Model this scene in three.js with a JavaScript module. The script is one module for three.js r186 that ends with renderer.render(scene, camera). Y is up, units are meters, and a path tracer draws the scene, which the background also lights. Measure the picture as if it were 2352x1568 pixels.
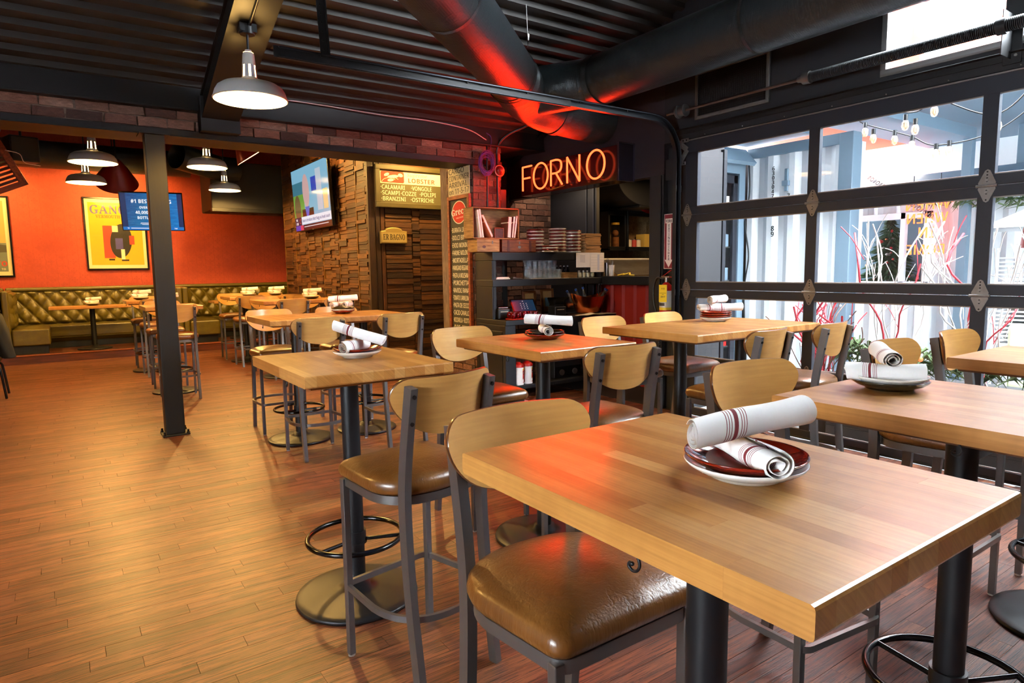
import * as THREE from 'three';
import { RoundedBoxGeometry } from 'three/addons/geometries/RoundedBoxGeometry.js';
import { mergeGeometries, mergeVertices, toCreasedNormals } from 'three/addons/utils/BufferGeometryUtils.js';
import { RectAreaLightUniformsLib } from 'three/addons/lights/RectAreaLightUniformsLib.js';
import { FontLoader } from 'three/addons/loaders/FontLoader.js';
import { TextGeometry } from 'three/addons/geometries/TextGeometry.js';

// ---------------------------------------------------------------- camera, sky, exposure
const scene = new THREE.Scene();
const camera = new THREE.PerspectiveCamera(55.67, 2352 / 1568, 0.05, 200);
camera.position.set(0, 1.4425, 0);
camera.rotation.order = 'YXZ';
camera.rotation.set(THREE.MathUtils.degToRad(-6.327), THREE.MathUtils.degToRad(-34.85), THREE.MathUtils.degToRad(-0.8146));
const renderer = new THREE.WebGLRenderer({ antialias: true });
renderer.toneMapping = THREE.LinearToneMapping;
renderer.toneMappingExposure = 1.12;
renderer.shadowMap.enabled = true;
RectAreaLightUniformsLib.init();
scene.background = new THREE.Color().setRGB(0.86, 0.94, 1.0);   // bright overcast sky, the same all round
scene.backgroundIntensity = 62.0;

const LAMP_POWER = 12, LAMP_COLOR = 0xffc86e;
const NEON_POWER = 30, NEON_COLOR = 0xff2408;

// ---------------------------------------------------------------- helpers
let seed = 7;
const rnd = () => { seed = (seed * 1664525 + 1013904223) >>> 0; return seed / 4294967296; };
const ORD = ['first', 'second', 'third', 'fourth', 'fifth', 'sixth', 'seventh', 'eighth', 'ninth', 'tenth', 'eleventh', 'twelfth', 'thirteenth', 'fourteenth', 'fifteenth'];
const rr = (a, b) => a + (b - a) * rnd();
const pick = (a) => a[Math.floor(rnd() * a.length)];
const V = (x, y, z) => new THREE.Vector3(x, y, z);
const PI = Math.PI, R = THREE.MathUtils.degToRad;

const taken = {};
function numbered(name) {
  if (!(name in taken)) { taken[name] = 0; return name; }
  taken[name]++;
  return name + '_' + String(taken[name]).padStart(3, '0');
}
function tag(o, label, category, group, kind) {
  if (label) o.userData.label = label;
  if (category) o.userData.category = category;
  if (group) o.userData.group = group;
  if (kind) o.userData.kind = kind;
  return o;
}
function thing(name, label, category, [x, y, z] = [0, 0, 0], turn = 0, group) {
  const o = new THREE.Group(); o.name = numbered(name);
  o.position.set(x, y, z); o.rotation.y = turn; scene.add(o);
  return tag(o, label, category, group);
}
function clean(g) {            // the same attributes on every geometry, so that any of them can be merged
  let h = g.index ? g.toNonIndexed() : g;
  for (const k of Object.keys(h.attributes)) if (!['position', 'normal', 'uv'].includes(k)) h.deleteAttribute(k);
  if (!h.attributes.normal) h.computeVertexNormals();
  if (!h.attributes.uv) h.setAttribute('uv', new THREE.BufferAttribute(new Float32Array(h.attributes.position.count * 2), 2));
  h.morphAttributes = {};
  return h;
}
const join = (list) => (list.length === 1 ? list[0] : mergeGeometries(list.map(clean), false));
function part(parent, name, geo, material, label) {
  const m = new THREE.Mesh(Array.isArray(geo) ? join(geo) : geo, material);
  m.name = name; m.castShadow = m.receiveShadow = true; parent.add(m);
  if (label) m.userData.label = label;
  return m;
}
function solo(name, geo, material, label, category, group) {
  const m = part(scene, numbered(name), geo, material);
  return tag(m, label, category, group);
}
function struct(name, geo, material) { const m = part(scene, name, geo, material); m.userData.kind = 'structure'; return m; }
function structGroup(name) { const g = new THREE.Group(); g.name = name; g.userData.kind = 'structure'; scene.add(g); return g; }
function dup(o, [x, y, z], turn, label, group) {
  const c = o.clone(); c.name = numbered(o.name.replace(/_\d{3}$/, '')); scene.add(c);
  c.userData = { ...o.userData };
  c.position.set(x, y, z); c.rotation.y = turn;
  if (label) c.userData.label = label;
  if (group) c.userData.group = group;
  return c;
}
// geometry: boxes, cylinders, tubes. uv in metres where a texture needs it
const bx = (w, h, d, x = 0, y = 0, z = 0) => new THREE.BoxGeometry(w, h, d).translate(x, y, z);
const rb = (w, h, d, x = 0, y = 0, z = 0, r = 0.004, s = 1) => new RoundedBoxGeometry(w, h, d, s, Math.min(r, w / 2.01, h / 2.01, d / 2.01)).translate(x, y, z);
const cy = (r1, r2, h, x = 0, y = 0, z = 0, n = 24, open = false) => new THREE.CylinderGeometry(r1, r2, h, n, 1, open).translate(x, y, z);
const sp = (r, x = 0, y = 0, z = 0, n = 16) => new THREE.SphereGeometry(r, n, Math.max(6, n >> 1)).translate(x, y, z);
const span = (x0, x1, y0, y1, z0, z1) => bx(x1 - x0, y1 - y0, z1 - z0, (x0 + x1) / 2, (y0 + y1) / 2, (z0 + z1) / 2);
const rspan = (x0, x1, y0, y1, z0, z1, r = 0.004) => rb(x1 - x0, y1 - y0, z1 - z0, (x0 + x1) / 2, (y0 + y1) / 2, (z0 + z1) / 2, r);
function tube(pts, r, seg = 32, n = 10, closed = false, tension = 0.5) {
  return new THREE.TubeGeometry(new THREE.CatmullRomCurve3(pts.map((p) => (p.isVector3 ? p : V(...p))), closed, 'catmullrom', tension), seg, r, n, closed);
}
function rod(a, b, r, n = 10) {                      // a straight round bar with ends
  const A = V(...a), B = V(...b), d = B.clone().sub(A), g = new THREE.CylinderGeometry(r, r, d.length(), n);
  g.applyQuaternion(new THREE.Quaternion().setFromUnitVectors(V(0, 1, 0), d.clone().normalize()));
  return g.translate((A.x + B.x) / 2, (A.y + B.y) / 2, (A.z + B.z) / 2);
}
function bar(a, b, w, t, up = V(0, 0, 1)) {          // a straight flat bar, w along "up x direction", t along up
  const A = V(...a), B = V(...b), y = B.clone().sub(A), L = y.length(); y.normalize();
  const x = new THREE.Vector3().crossVectors(y, up).normalize(), z = new THREE.Vector3().crossVectors(x, y);
  const g = new THREE.BoxGeometry(w, L, t);
  g.applyMatrix4(new THREE.Matrix4().makeBasis(x, y, z));
  return g.translate((A.x + B.x) / 2, (A.y + B.y) / 2, (A.z + B.z) / 2);
}
function sweep(pts, w, h, closed = false) {          // a rectangular bar (w across, h upward) along points in a plane of constant height
  const n = pts.length, pos = [], idx = [];
  for (let i = 0; i < n; i++) {
    const a = pts[closed ? (i + n - 1) % n : Math.max(0, i - 1)], b = pts[closed ? (i + 1) % n : Math.min(n - 1, i + 1)];
    const dx = b[0] - a[0], dz = b[2] - a[2], l = Math.hypot(dx, dz) || 1, nx = -dz / l * w / 2, nz = dx / l * w / 2, [x, y, z] = pts[i];
    pos.push(x + nx, y - h / 2, z + nz, x + nx, y + h / 2, z + nz, x - nx, y + h / 2, z - nz, x - nx, y - h / 2, z - nz);
  }
  const m = closed ? n : n - 1;
  for (let i = 0; i < m; i++) for (let k = 0; k < 4; k++) {
    const a = i * 4 + k, b = i * 4 + (k + 1) % 4, c = ((i + 1) % n) * 4 + (k + 1) % 4, d = ((i + 1) % n) * 4 + k;
    idx.push(a, c, b, a, d, c);
  }
  const g = new THREE.BufferGeometry(); g.setAttribute('position', new THREE.Float32BufferAttribute(pos, 3)); g.setIndex(idx);
  return toCreasedNormals(clean(g), R(35));
}
const lathe = (pts, n = 40) => new THREE.LatheGeometry(pts.map(([x, y]) => new THREE.Vector2(x, y)), n);
function boxUV(g, sx = 1, sy = sx, ox = 0, oy = 0, turn = false) {     // uv in metres by the way each face points
  const h = g.index ? g.toNonIndexed() : g, p = h.attributes.position, n = h.attributes.normal, uv = new Float32Array(p.count * 2);
  for (let i = 0; i < p.count; i++) {
    const ax = Math.abs(n.getX(i)), ay = Math.abs(n.getY(i)), az = Math.abs(n.getZ(i));
    let u, v;
    if (ay >= ax && ay >= az) { u = p.getX(i); v = p.getZ(i); } else if (ax >= az) { u = p.getZ(i); v = p.getY(i); } else { u = p.getX(i); v = p.getY(i); }
    if (turn) [u, v] = [v, u];
    uv[2 * i] = u / sx + ox; uv[2 * i + 1] = v / sy + oy;
  }
  h.setAttribute('uv', new THREE.BufferAttribute(uv, 2));
  return h;
}
// four bars of a frame that meet without overlapping
const frameGeo = (w, h, f, z0, z1, r = 0.004) => [rspan(-w, w, h - f, h, z0, z1, r), rspan(-w, w, -h, -h + f, z0, z1, r), rspan(-w, -w + f, -h + f, h - f, z0, z1, r), rspan(w - f, w, -h + f, h - f, z0, z1, r)];
function extr(shapePts, depth, bevel = 0, seg = 1) {          // polygon in x, y extruded along +z
  const s = new THREE.Shape(shapePts.map(([x, y]) => new THREE.Vector2(x, y)));
  return new THREE.ExtrudeGeometry(s, { depth, bevelEnabled: bevel > 0, bevelSize: bevel, bevelThickness: bevel, bevelSegments: seg, bevelOffset: -bevel, curveSegments: 12 });
}

// ---------------------------------------------------------------- textures
const hash = (x, y, s = 0) => { let h = (x * 374761393 + y * 668265263 + s * 1442695041) | 0; h = Math.imul(h ^ (h >>> 13), 1274126177); return ((h ^ (h >>> 16)) >>> 0) / 4294967296; };
function vnoise(x, y, px, py, s) {                    // value noise that repeats every px, py cells
  const x0 = Math.floor(x), y0 = Math.floor(y), fx = x - x0, fy = y - y0, u = fx * fx * (3 - 2 * fx), v = fy * fy * (3 - 2 * fy);
  const m = (a, b) => ((a % b) + b) % b;
  const a = hash(m(x0, px), m(y0, py), s), b = hash(m(x0 + 1, px), m(y0, py), s), c = hash(m(x0, px), m(y0 + 1, py), s), d = hash(m(x0 + 1, px), m(y0 + 1, py), s);
  return a + (b - a) * u + (c - a) * v + (a - b - c + d) * u * v;
}
function fbm(u, v, px, py, s, oct = 4) { let t = 0, a = 0.5, n = 0; for (let i = 0; i < oct; i++) { t += a * vnoise(u * px, v * py, px, py, s + i); n += a; a /= 2; px *= 2; py *= 2; } return t / n; }
function tex(w, h, fn, srgb = true) {                 // fn(u, v) -> [r, g, b] in 0..1 or one number
  const d = new Uint8Array(w * h * 4);
  for (let j = 0; j < h; j++) for (let i = 0; i < w; i++) {
    const c = fn((i + 0.5) / w, (j + 0.5) / h), k = (j * w + i) * 4, q = typeof c === 'number' ? [c, c, c] : c;
    for (let a = 0; a < 3; a++) d[k + a] = Math.max(0, Math.min(255, q[a] * 255));
    d[k + 3] = 255;
  }
  const t = new THREE.DataTexture(d, w, h); t.wrapS = t.wrapT = THREE.RepeatWrapping; t.magFilter = THREE.LinearFilter; t.minFilter = THREE.LinearMipmapLinearFilter; t.generateMipmaps = true;
  if (srgb) t.colorSpace = THREE.SRGBColorSpace;
  t.needsUpdate = true;
  return t;
}
function canvasTex(w, h, draw) {
  const c = document.createElement('canvas'); c.width = w; c.height = h;
  const g = c.getContext('2d'); draw(g, w, h);
  const t = new THREE.CanvasTexture(c); t.colorSpace = THREE.SRGBColorSpace; return t;
}
const at = (t, ox, oy, rx = 1, ry = 1) => { const c = t.clone(); c.offset.set(ox, oy); c.repeat.set(rx, ry); c.needsUpdate = true; return c; };
const mix3 = (a, b, t) => [a[0] + (b[0] - a[0]) * t, a[1] + (b[1] - a[1]) * t, a[2] + (b[2] - a[2]) * t];
const clamp = (x, a = 0, b = 1) => Math.max(a, Math.min(b, x));

// oak: long grain along u
const oakGrain = (u, v) => {
  const warp = fbm(u, v, 3, 6, 11, 3) * 0.9, ring = Math.abs(Math.sin((v * 9 + warp * 3.2) * PI)), pore = fbm(u, v, 14, 220, 23, 2);
  return clamp(0.5 + 0.28 * (fbm(u, v, 4, 40, 5, 3) - 0.5) + 0.22 * (ring - 0.6) + (pore < 0.38 ? -0.38 : 0.05));
};
const T = {};
T.oak = tex(1024, 512, (u, v) => { const g = oakGrain(u, v); return mix3([0.2, 0.13, 0.1], [1, 0.97, 0.93], clamp(g * 1.15 + 0.06)); });
T.oakBump = tex(1024, 512, (u, v) => oakGrain(u, v), false);
T.maple = tex(1024, 256, (u, v) => { const g = fbm(u, v, 5, 60, 3, 4), f = fbm(u, v, 40, 5, 31, 2), b = fbm(u, v, 3, 4, 77, 3); return mix3([0.74, 0.66, 0.56], [1, 0.98, 0.95], clamp(0.12 + 0.55 * g + 0.2 * (f - 0.5) + 0.5 * (b - 0.2))); });
T.ply = tex(512, 256, (u, v) => { const g = fbm(u, v, 3, 30, 41, 4), f = fbm(u, v, 6, 5, 9, 3); return mix3([0.84, 0.78, 0.7], [1, 0.99, 0.96], clamp(0.2 + 0.5 * g + 0.5 * (f - 0.3))); });
T.mottle = tex(256, 256, (u, v) => { const g = fbm(u, v, 5, 5, 51, 4), h = fbm(u, v, 40, 40, 57, 2); return mix3([0.66, 0.6, 0.55], [1, 1, 1], clamp(0.3 + 0.6 * (g - 0.2) + 0.2 * (h - 0.5))); });
T.leather = tex(512, 512, (u, v) => { const a = fbm(u, v, 9, 9, 61, 4), b = 1 - Math.abs(fbm(u + 0.1 * a, v, 14, 14, 67, 3) - 0.5) * 4, c = fbm(u, v, 90, 90, 71, 2); return clamp(0.45 + 0.25 * (a - 0.5) - 0.3 * Math.max(0, b - 0.55) + 0.18 * (c - 0.5)); }, false);
T.rough = tex(256, 256, (u, v) => clamp(0.5 + 0.7 * (fbm(u, v, 16, 16, 81, 4) - 0.5)), false);
T.stone = tex(256, 256, (u, v) => { const a = fbm(u, v, 6, 6, 91, 5), b = fbm(u, v, 50, 50, 93, 2); return mix3([0.5, 0.47, 0.45], [1.0, 1.0, 1.0], clamp(0.15 + 0.7 * a + 0.5 * (b - 0.5))); });
T.barkwood = tex(512, 256, (u, v) => { const g = fbm(u, v, 5, 44, 101, 4), k = fbm(u, v, 4, 5, 103, 3); return mix3([0.42, 0.35, 0.28], [1, 0.97, 0.9], clamp(0.1 + 0.75 * g + 0.5 * (k - 0.45))); });
T.barkBump = tex(512, 256, (u, v) => fbm(u, v, 5, 60, 101, 4), false);
T.scrim = tex(512, 512, (u, v) => { const l = 0.5 + 0.5 * Math.sin(u * 64 * PI * 2), c = 0.5 + 0.5 * Math.sin(v * 48 * PI * 2), w = 1 - Math.abs(fbm(u, v, 5, 7, 111, 4) - 0.5) * 7; return clamp(0.35 + 0.2 * l + 0.1 * c + 0.35 * Math.max(0, w - 0.4)); }, false);
T.wallpaper = tex(1024, 1024, (u, v) => {
  const k = 14, fu = ((u * k) % 1) - 0.5, fv = ((v * k + (Math.floor(u * k) % 2) * 0.5) % 1) - 0.5, r = Math.hypot(fu, fv), a = Math.atan2(fv, fu);
  const petal = Math.abs(r - 0.17 - 0.09 * Math.cos(4 * a)) < 0.045 || r < 0.05 || (Math.abs(Math.abs(fu) - 0.46) < 0.025 && Math.abs(fv) < 0.3) ? 1 : 0;
  const blot = fbm(u, v, 6, 6, 121, 5), fine = fbm(u, v, 90, 90, 127, 2);
  const base = mix3([0.58, 0.19, 0.11], [0.75, 0.3, 0.18], clamp(0.1 + 0.9 * blot + 0.3 * (fine - 0.5)));
  return petal ? mix3(base, [0.5, 0.15, 0.07], 0.42 * clamp(blot * 1.6 - 0.2)) : base;
});
T.concrete = tex(512, 512, (u, v) => { const a = fbm(u, v, 5, 5, 131, 5), b = fbm(u, v, 80, 80, 137, 2); return mix3([0.62, 0.62, 0.62], [1, 1, 1], clamp(0.2 + 0.6 * a + 0.4 * (b - 0.5))); });
T.weave = tex(256, 256, (u, v) => clamp(0.5 + 0.25 * Math.sin(u * 64 * PI * 2) * Math.sin(v * 64 * PI * 2) + 0.25 * (fbm(u, v, 8, 8, 141, 3) - 0.5)), false);

// ---------------------------------------------------------------- materials
const mat = (o) => new THREE.MeshStandardMaterial(o);
const phys = (o) => new THREE.MeshPhysicalMaterial(o);
const M = {};
const FLOOR_TONES = [0x995a3b, 0x8b4e33, 0xa46442, 0x844a30, 0x95573e, 0xaa6b48, 0x7b452e, 0x9c6046];
M.planks = FLOOR_TONES.map((c, i) => phys({ color: c, map: at(T.oak, i * 0.137, i * 0.213), bumpMap: at(T.oakBump, i * 0.137, i * 0.213), bumpScale: 0.0006, roughness: 0.46, clearcoat: 0.18, clearcoatRoughness: 0.32 }));
M.subfloor = mat({ color: 0x2a1810, roughness: 0.9 });
const STAVE_TONES = [0xd29c55, 0xc68d48, 0xdaa763, 0xc9924c, 0xd49f59, 0xdfb06e];
M.staves = STAVE_TONES.map((c, i) => phys({ color: c, map: at(T.maple, i * 0.171, i * 0.29), roughness: 0.36, clearcoat: 0.5, clearcoatRoughness: 0.2 }));
M.ply = phys({ color: 0xdcaa62, map: T.ply, roughness: 0.38, clearcoat: 0.4, clearcoatRoughness: 0.2 });
M.plyEdge = phys({ color: 0x8a5526, map: T.barkwood, roughness: 0.3, clearcoat: 0.6, clearcoatRoughness: 0.15 });
M.vinyl = phys({ color: 0x875824, map: T.mottle, bumpMap: T.leather, bumpScale: 0.0026, roughness: 0.34, clearcoat: 0.45, clearcoatRoughness: 0.24 });
M.stoolMetal = mat({ color: 0x777473, roughness: 0.38, metalness: 0.8 });
M.bolt = mat({ color: 0x1c1a19, roughness: 0.45, metalness: 0.5 });
M.glide = mat({ color: 0xb9b6b0, roughness: 0.35, metalness: 0.8 });
M.black = mat({ color: 0x17181b, roughness: 0.42, metalness: 0.2 });
M.blackGloss = mat({ color: 0x101114, roughness: 0.18, metalness: 0.2 });
M.steelDark = mat({ color: 0x141416, roughness: 0.5, metalness: 0.25, bumpMap: T.rough, bumpScale: 0.0006 });
M.deck = mat({ color: 0x2c2825, roughness: 0.55, metalness: 0.25 });
M.doorPaint = mat({ color: 0x2c2e36, roughness: 0.42, metalness: 0.3 });
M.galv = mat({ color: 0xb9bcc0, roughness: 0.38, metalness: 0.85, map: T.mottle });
M.glass = phys({ color: 0xffffff, roughness: 0.0, transmission: 1, thickness: 0, ior: 1.5 });
M.duct = mat({ color: 0x2b3134, roughness: 0.34, metalness: 0.35, bumpMap: at(T.scrim, 0, 0, 6, 2), bumpScale: 0.003 });
M.tape = mat({ color: 0x2e3639, roughness: 0.28, metalness: 0.35, bumpMap: at(T.scrim, 0, 0, 1, 2), bumpScale: 0.004 });
M.wallRed = mat({ map: T.wallpaper, color: 0xffffff, roughness: 0.62, bumpMap: T.rough, bumpScale: 0.0008 });
M.wallDark = mat({ color: 0x17171b, roughness: 0.7 });
M.wallPlain = mat({ color: 0x4a3a30, roughness: 0.85 });
M.olive = phys({ color: 0x6f651c, map: T.mottle, bumpMap: T.leather, bumpScale: 0.002, roughness: 0.38, clearcoat: 0.2, clearcoatRoughness: 0.3 });
M.riser = mat({ color: 0x6e3320, map: T.barkwood, roughness: 0.45 });
const BRICK_TONES = [0x80574a, 0x9a6c5a, 0x6a463c, 0xa88676, 0x543a34, 0x8a6859];
M.bricks = BRICK_TONES.map((c, i) => mat({ color: c, map: at(T.stone, i * 0.31, i * 0.17), bumpMap: at(T.stone, i * 0.31, i * 0.17), bumpScale: 0.006, roughness: 0.9 }));
M.mortar = mat({ color: 0x8a786d, map: T.stone, roughness: 0.95, bumpMap: T.rough, bumpScale: 0.004 });
const BLOCK_TONES = [0x5a3515, 0x6c431b, 0x48290f, 0x774c20, 0x3a210d, 0x63411d];
M.blocks = BLOCK_TONES.map((c, i) => mat({ color: c, map: at(T.barkwood, i * 0.19, i * 0.37), bumpMap: at(T.barkBump, i * 0.19, i * 0.37), bumpScale: 0.003, roughness: 0.55 }));
M.blockBack = mat({ color: 0x2c1a0b, roughness: 0.8 });
M.trimGold = mat({ color: 0x8f6a2c, map: T.barkwood, roughness: 0.45 });
M.cream = mat({ color: 0xe9dfc6, roughness: 0.55 });
M.white = phys({ color: 0xf4f1ea, roughness: 0.18, clearcoat: 0.6, clearcoatRoughness: 0.08 });
M.redPlate = phys({ color: 0x7c1c0d, roughness: 0.12, clearcoat: 0.8, clearcoatRoughness: 0.05 });
M.darkPlate = phys({ color: 0x2d2a20, roughness: 0.16, clearcoat: 0.7, clearcoatRoughness: 0.08 });
M.shadeOut = mat({ color: 0xb9b6b3, roughness: 0.5, metalness: 0.1 });
M.shadeIn = mat({ color: 0xfaf6ea, roughness: 0.7 });
M.bulb = mat({ color: 0xffffff, emissive: new THREE.Color(0xffd08a), emissiveIntensity: 12 });
M.redShade = mat({ color: 0x8a1f12, roughness: 0.35, metalness: 0.15 });
M.orangeWood = mat({ color: 0xb5582a, map: T.barkwood, roughness: 0.55 });
M.paleWood = mat({ color: 0xcda36a, map: T.barkwood, roughness: 0.6 });
M.caseWood = mat({ color: 0x9a5a26, map: T.barkwood, roughness: 0.45 });
M.chalk = mat({ color: 0x2c2c26, roughness: 0.85 });
M.red = mat({ color: 0xb01c14, roughness: 0.32 });
M.redPanel = mat({ color: 0x8e1d16, roughness: 0.5, metalness: 0.1 });
M.kraft = mat({ color: 0xa87c4e, roughness: 0.85 });
M.paper = mat({ color: 0xe9e6df, roughness: 0.8 });
M.copper = mat({ color: 0xb5683f, roughness: 0.22, metalness: 1, bumpMap: T.rough, bumpScale: 0.002 });
M.containerWhite = mat({ color: 0xe6ebee, roughness: 0.55 });
M.containerBlue = mat({ color: 0x6f8494, roughness: 0.55 });
M.containerOrange = mat({ color: 0xd2542c, roughness: 0.55 });
M.concrete = mat({ color: 0xb9bcbd, map: T.concrete, roughness: 0.85 });
// ================================================================ THE SETTING
// ---- floor: oak strips laid along x, each strip a piece of its own near the camera
const floorG = structGroup('floor');
part(floorG, 'subfloor', span(-4.2, 5.0, -0.12, -0.014, -13.3, 3.2), M.subfloor);
{
  const lens = [0.42, 0.56, 0.72, 0.9, 1.15], W = 0.0826;
  const shared = lens.map((L) => boxUV(bx(L - 0.0016, 0.014, W - 0.0014, 0, -0.007, 0), 1.5, 0.42));
  const view = (x, z) => { const c = Math.cos(R(34.85)), s = Math.sin(R(34.85)), d = -z * c + x * s, r = x * c + z * s; return d > 0.3 && Math.abs(r / d) < 0.85 ? Math.hypot(x, z) : 99; };
  const all = [];
  for (let z = 3.15, row = 0; z > -13.3; z -= W, row++) {
    let x = -4.2 - rr(0, 0.5);
    while (x < 5.0) {
      let k = Math.floor(rnd() * 5), L = lens[k];
      if (x + L > 5.0) { L = 5.0 - x; k = -1; }
      if (L > 0.05) all.push({ x: x + L / 2, z: z - W / 2, k, L, m: Math.floor(rnd() * 8), d: view(x + L / 2, z - W / 2), dy: -rr(0, 0.0006) });
      x += L;
    }
  }
  const near = [...all].filter((a) => a.k >= 0 && a.z < 0).sort((a, b) => a.d - b.d).slice(0, 298);
  const isNear = new Set(near);
  near.forEach((a) => part(floorG, 'plank', shared[a.k], M.planks[a.m]).position.set(a.x, a.dy, a.z));
  const rest = M.planks.map(() => []);
  for (const a of all) {
    if (isNear.has(a)) continue;
    const x0 = Math.max(-4.2, a.x - a.L / 2), x1 = a.x + a.L / 2; if (x1 - x0 < 0.02) continue;
    rest[a.m].push(boxUV(bx(x1 - x0 - 0.0016, 0.014, W - 0.0014, 0, -0.007, 0), 1.5, 0.42, rnd(), rnd()).translate((x0 + x1) / 2, a.dy, a.z));
  }
  rest.forEach((l, i) => { const m = part(floorG, 'planks_beyond', l, M.planks[i]); m.userData.kind = 'stuff'; });
}
// ---- raised platform of the booths
const plat = structGroup('floor_platform');
part(plat, 'deck', boxUV(span(-4.2, 4.6, -0.02, 0.148, -14.95, -13.315), 1.5, 0.4), M.planks[3]);
part(plat, 'riser', boxUV(span(-4.2, 4.6, 0.0, 0.128, -13.315, -13.3), 1.2, 0.3), M.riser);
part(plat, 'nosing', rspan(-4.2, 4.6, 0.126, 0.15, -13.33, -13.285, 0.008), M.orangeWood);

// ---- walls
struct('wall_back', boxUV(span(-4.35, 4.75, -0.1, 4.25, -15.1, -14.95), 2.4, 2.4), M.wallRed);
struct('wall_left', join([span(-4.35, -4.2, -0.1, 5.4, -15.1, -1.3), span(-4.35, -4.2, -0.1, 5.4, 0.5, 3.35), span(-4.35, -4.2, -0.1, 1.1, -1.3, 0.5), span(-4.35, -4.2, 2.5, 5.4, -1.3, 0.5)]), M.wallPlain);
const sideWin = structGroup('window_2');                     // daylight from the street side, left of the camera
part(sideWin, 'window_frame', [rspan(-4.32, -4.22, 1.1, 1.16, -1.3, 0.5), rspan(-4.32, -4.22, 2.44, 2.5, -1.3, 0.5), rspan(-4.32, -4.22, 1.16, 2.44, -1.3, -1.24), rspan(-4.32, -4.22, 1.16, 2.44, 0.44, 0.5), rspan(-4.32, -4.22, 1.16, 2.44, -0.43, -0.37)], M.doorPaint);
{ const p = part(sideWin, 'pane', new THREE.PlaneGeometry(1.7, 1.28), M.glass); p.rotation.y = PI / 2; p.position.set(-4.27, 1.8, -0.4); }
struct('wall_front', span(-4.35, 5.15, -0.1, 5.4, 3.2, 3.35), M.wallPlain);
struct('ceiling_far_room', span(-4.35, 5.15, 4.2, 4.35, -15.1, -6.62), M.wallDark);
struct('wall_far_right', join([span(4.6, 4.75, -0.1, 4.25, -15.1, -12.7), span(4.85, 5.0, -0.1, 4.25, -8.54, -7.3)]), M.wallDark);

// ---- bricks: a few jittered blocks, each brick a piece
const brickGeos = Array.from({ length: 6 }, () => {
  const g = new THREE.BoxGeometry(1, 1, 1, 2, 1, 1), p = g.attributes.position, memo = {};
  for (let i = 0; i < p.count; i++) {
    const k = [p.getX(i), p.getY(i), p.getZ(i)].join(); if (!memo[k]) memo[k] = [rr(-0.03, 0.03), rr(-0.09, 0.09), rr(-0.07, 0.07)];
    p.setXYZ(i, p.getX(i) + memo[k][0], p.getY(i) + memo[k][1], p.getZ(i) + memo[k][2]);
  }
  g.computeVertexNormals(); return toCreasedNormals(g, R(50));
});
// courses of bricks on a plane: along = 'x' faces +z, along = 'z' faces -x
function brickwork(parent, along, a0, a1, y0, y1, face, course = 0.078, L = 0.225) {
  const list = [];
  for (let y = y0, r = 0; y < y1 - 0.01; y += course, r++) {
    const h = Math.min(course, y1 - y) - 0.012; if (h < 0.02) break;
    let a = a0 - (r % 2 ? L / 2 : 0) - rr(0, 0.02);
    while (a < a1 - 0.02) {
      const l = L * rr(0.9, 1.08), s = Math.max(a, a0), e = Math.min(a + l, a1) - 0.012;
      if (e - s > 0.03) {
        const m = part(parent, 'brick', pick(brickGeos), pick(M.bricks)), proud = rr(-0.004, 0.006);
        m.scale.set(e - s, h, 0.06);
        if (along === 'x') m.position.set((s + e) / 2, y + h / 2 + 0.004, face - 0.03 + proud);
        else { m.position.set(face + 0.03 - proud, y + h / 2 + 0.004, (s + e) / 2); m.rotation.y = -PI / 2; }
        list.push(m);
      }
      a += l;
    }
  }
  return list;
}
// ---- header over the opening to the far room: steel lintel, two courses of brick, steel channel
const header = structGroup('wall_header');
part(header, 'mortar', span(-4.2, 4.02, 2.712, 2.9, -6.62, -6.515), M.mortar);
brickwork(header, 'x', -4.2, 4.02, 2.715, 2.885, -6.5, 0.084, 0.245);
part(header, 'lintel', [rspan(-4.2, 4.41, 2.65, 2.662, -6.9, -6.485, 0.003), rspan(-4.2, 4.41, 2.662, 2.712, -6.512, -6.492, 0.003)], M.steelDark);
part(header, 'upper_channel', [span(-4.2, 5.0, 2.88, 3.12, -6.6, -6.44), rspan(-4.2, 5.0, 2.87, 2.885, -6.6, -6.41, 0.003), span(-4.2, 5.0, 3.1, 4.35, -6.62, -6.5)], M.steelDark);
part(header, 'back_fill', span(-4.2, 4.41, 2.66, 4.35, -6.9, -6.6), M.wallDark);
// ---- brick pier at the right end of the header
const pier = structGroup('wall_pier');
part(pier, 'mortar', span(4.02, 4.4, -0.05, 2.87, -7.3, -6.515), M.mortar);
brickwork(pier, 'x', 4.01, 4.41, 0.0, 2.88, -6.5, 0.078, 0.2);
brickwork(pier, 'z', -7.1, -6.5, 0.0, 2.88, 4.0, 0.078, 0.2);

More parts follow.
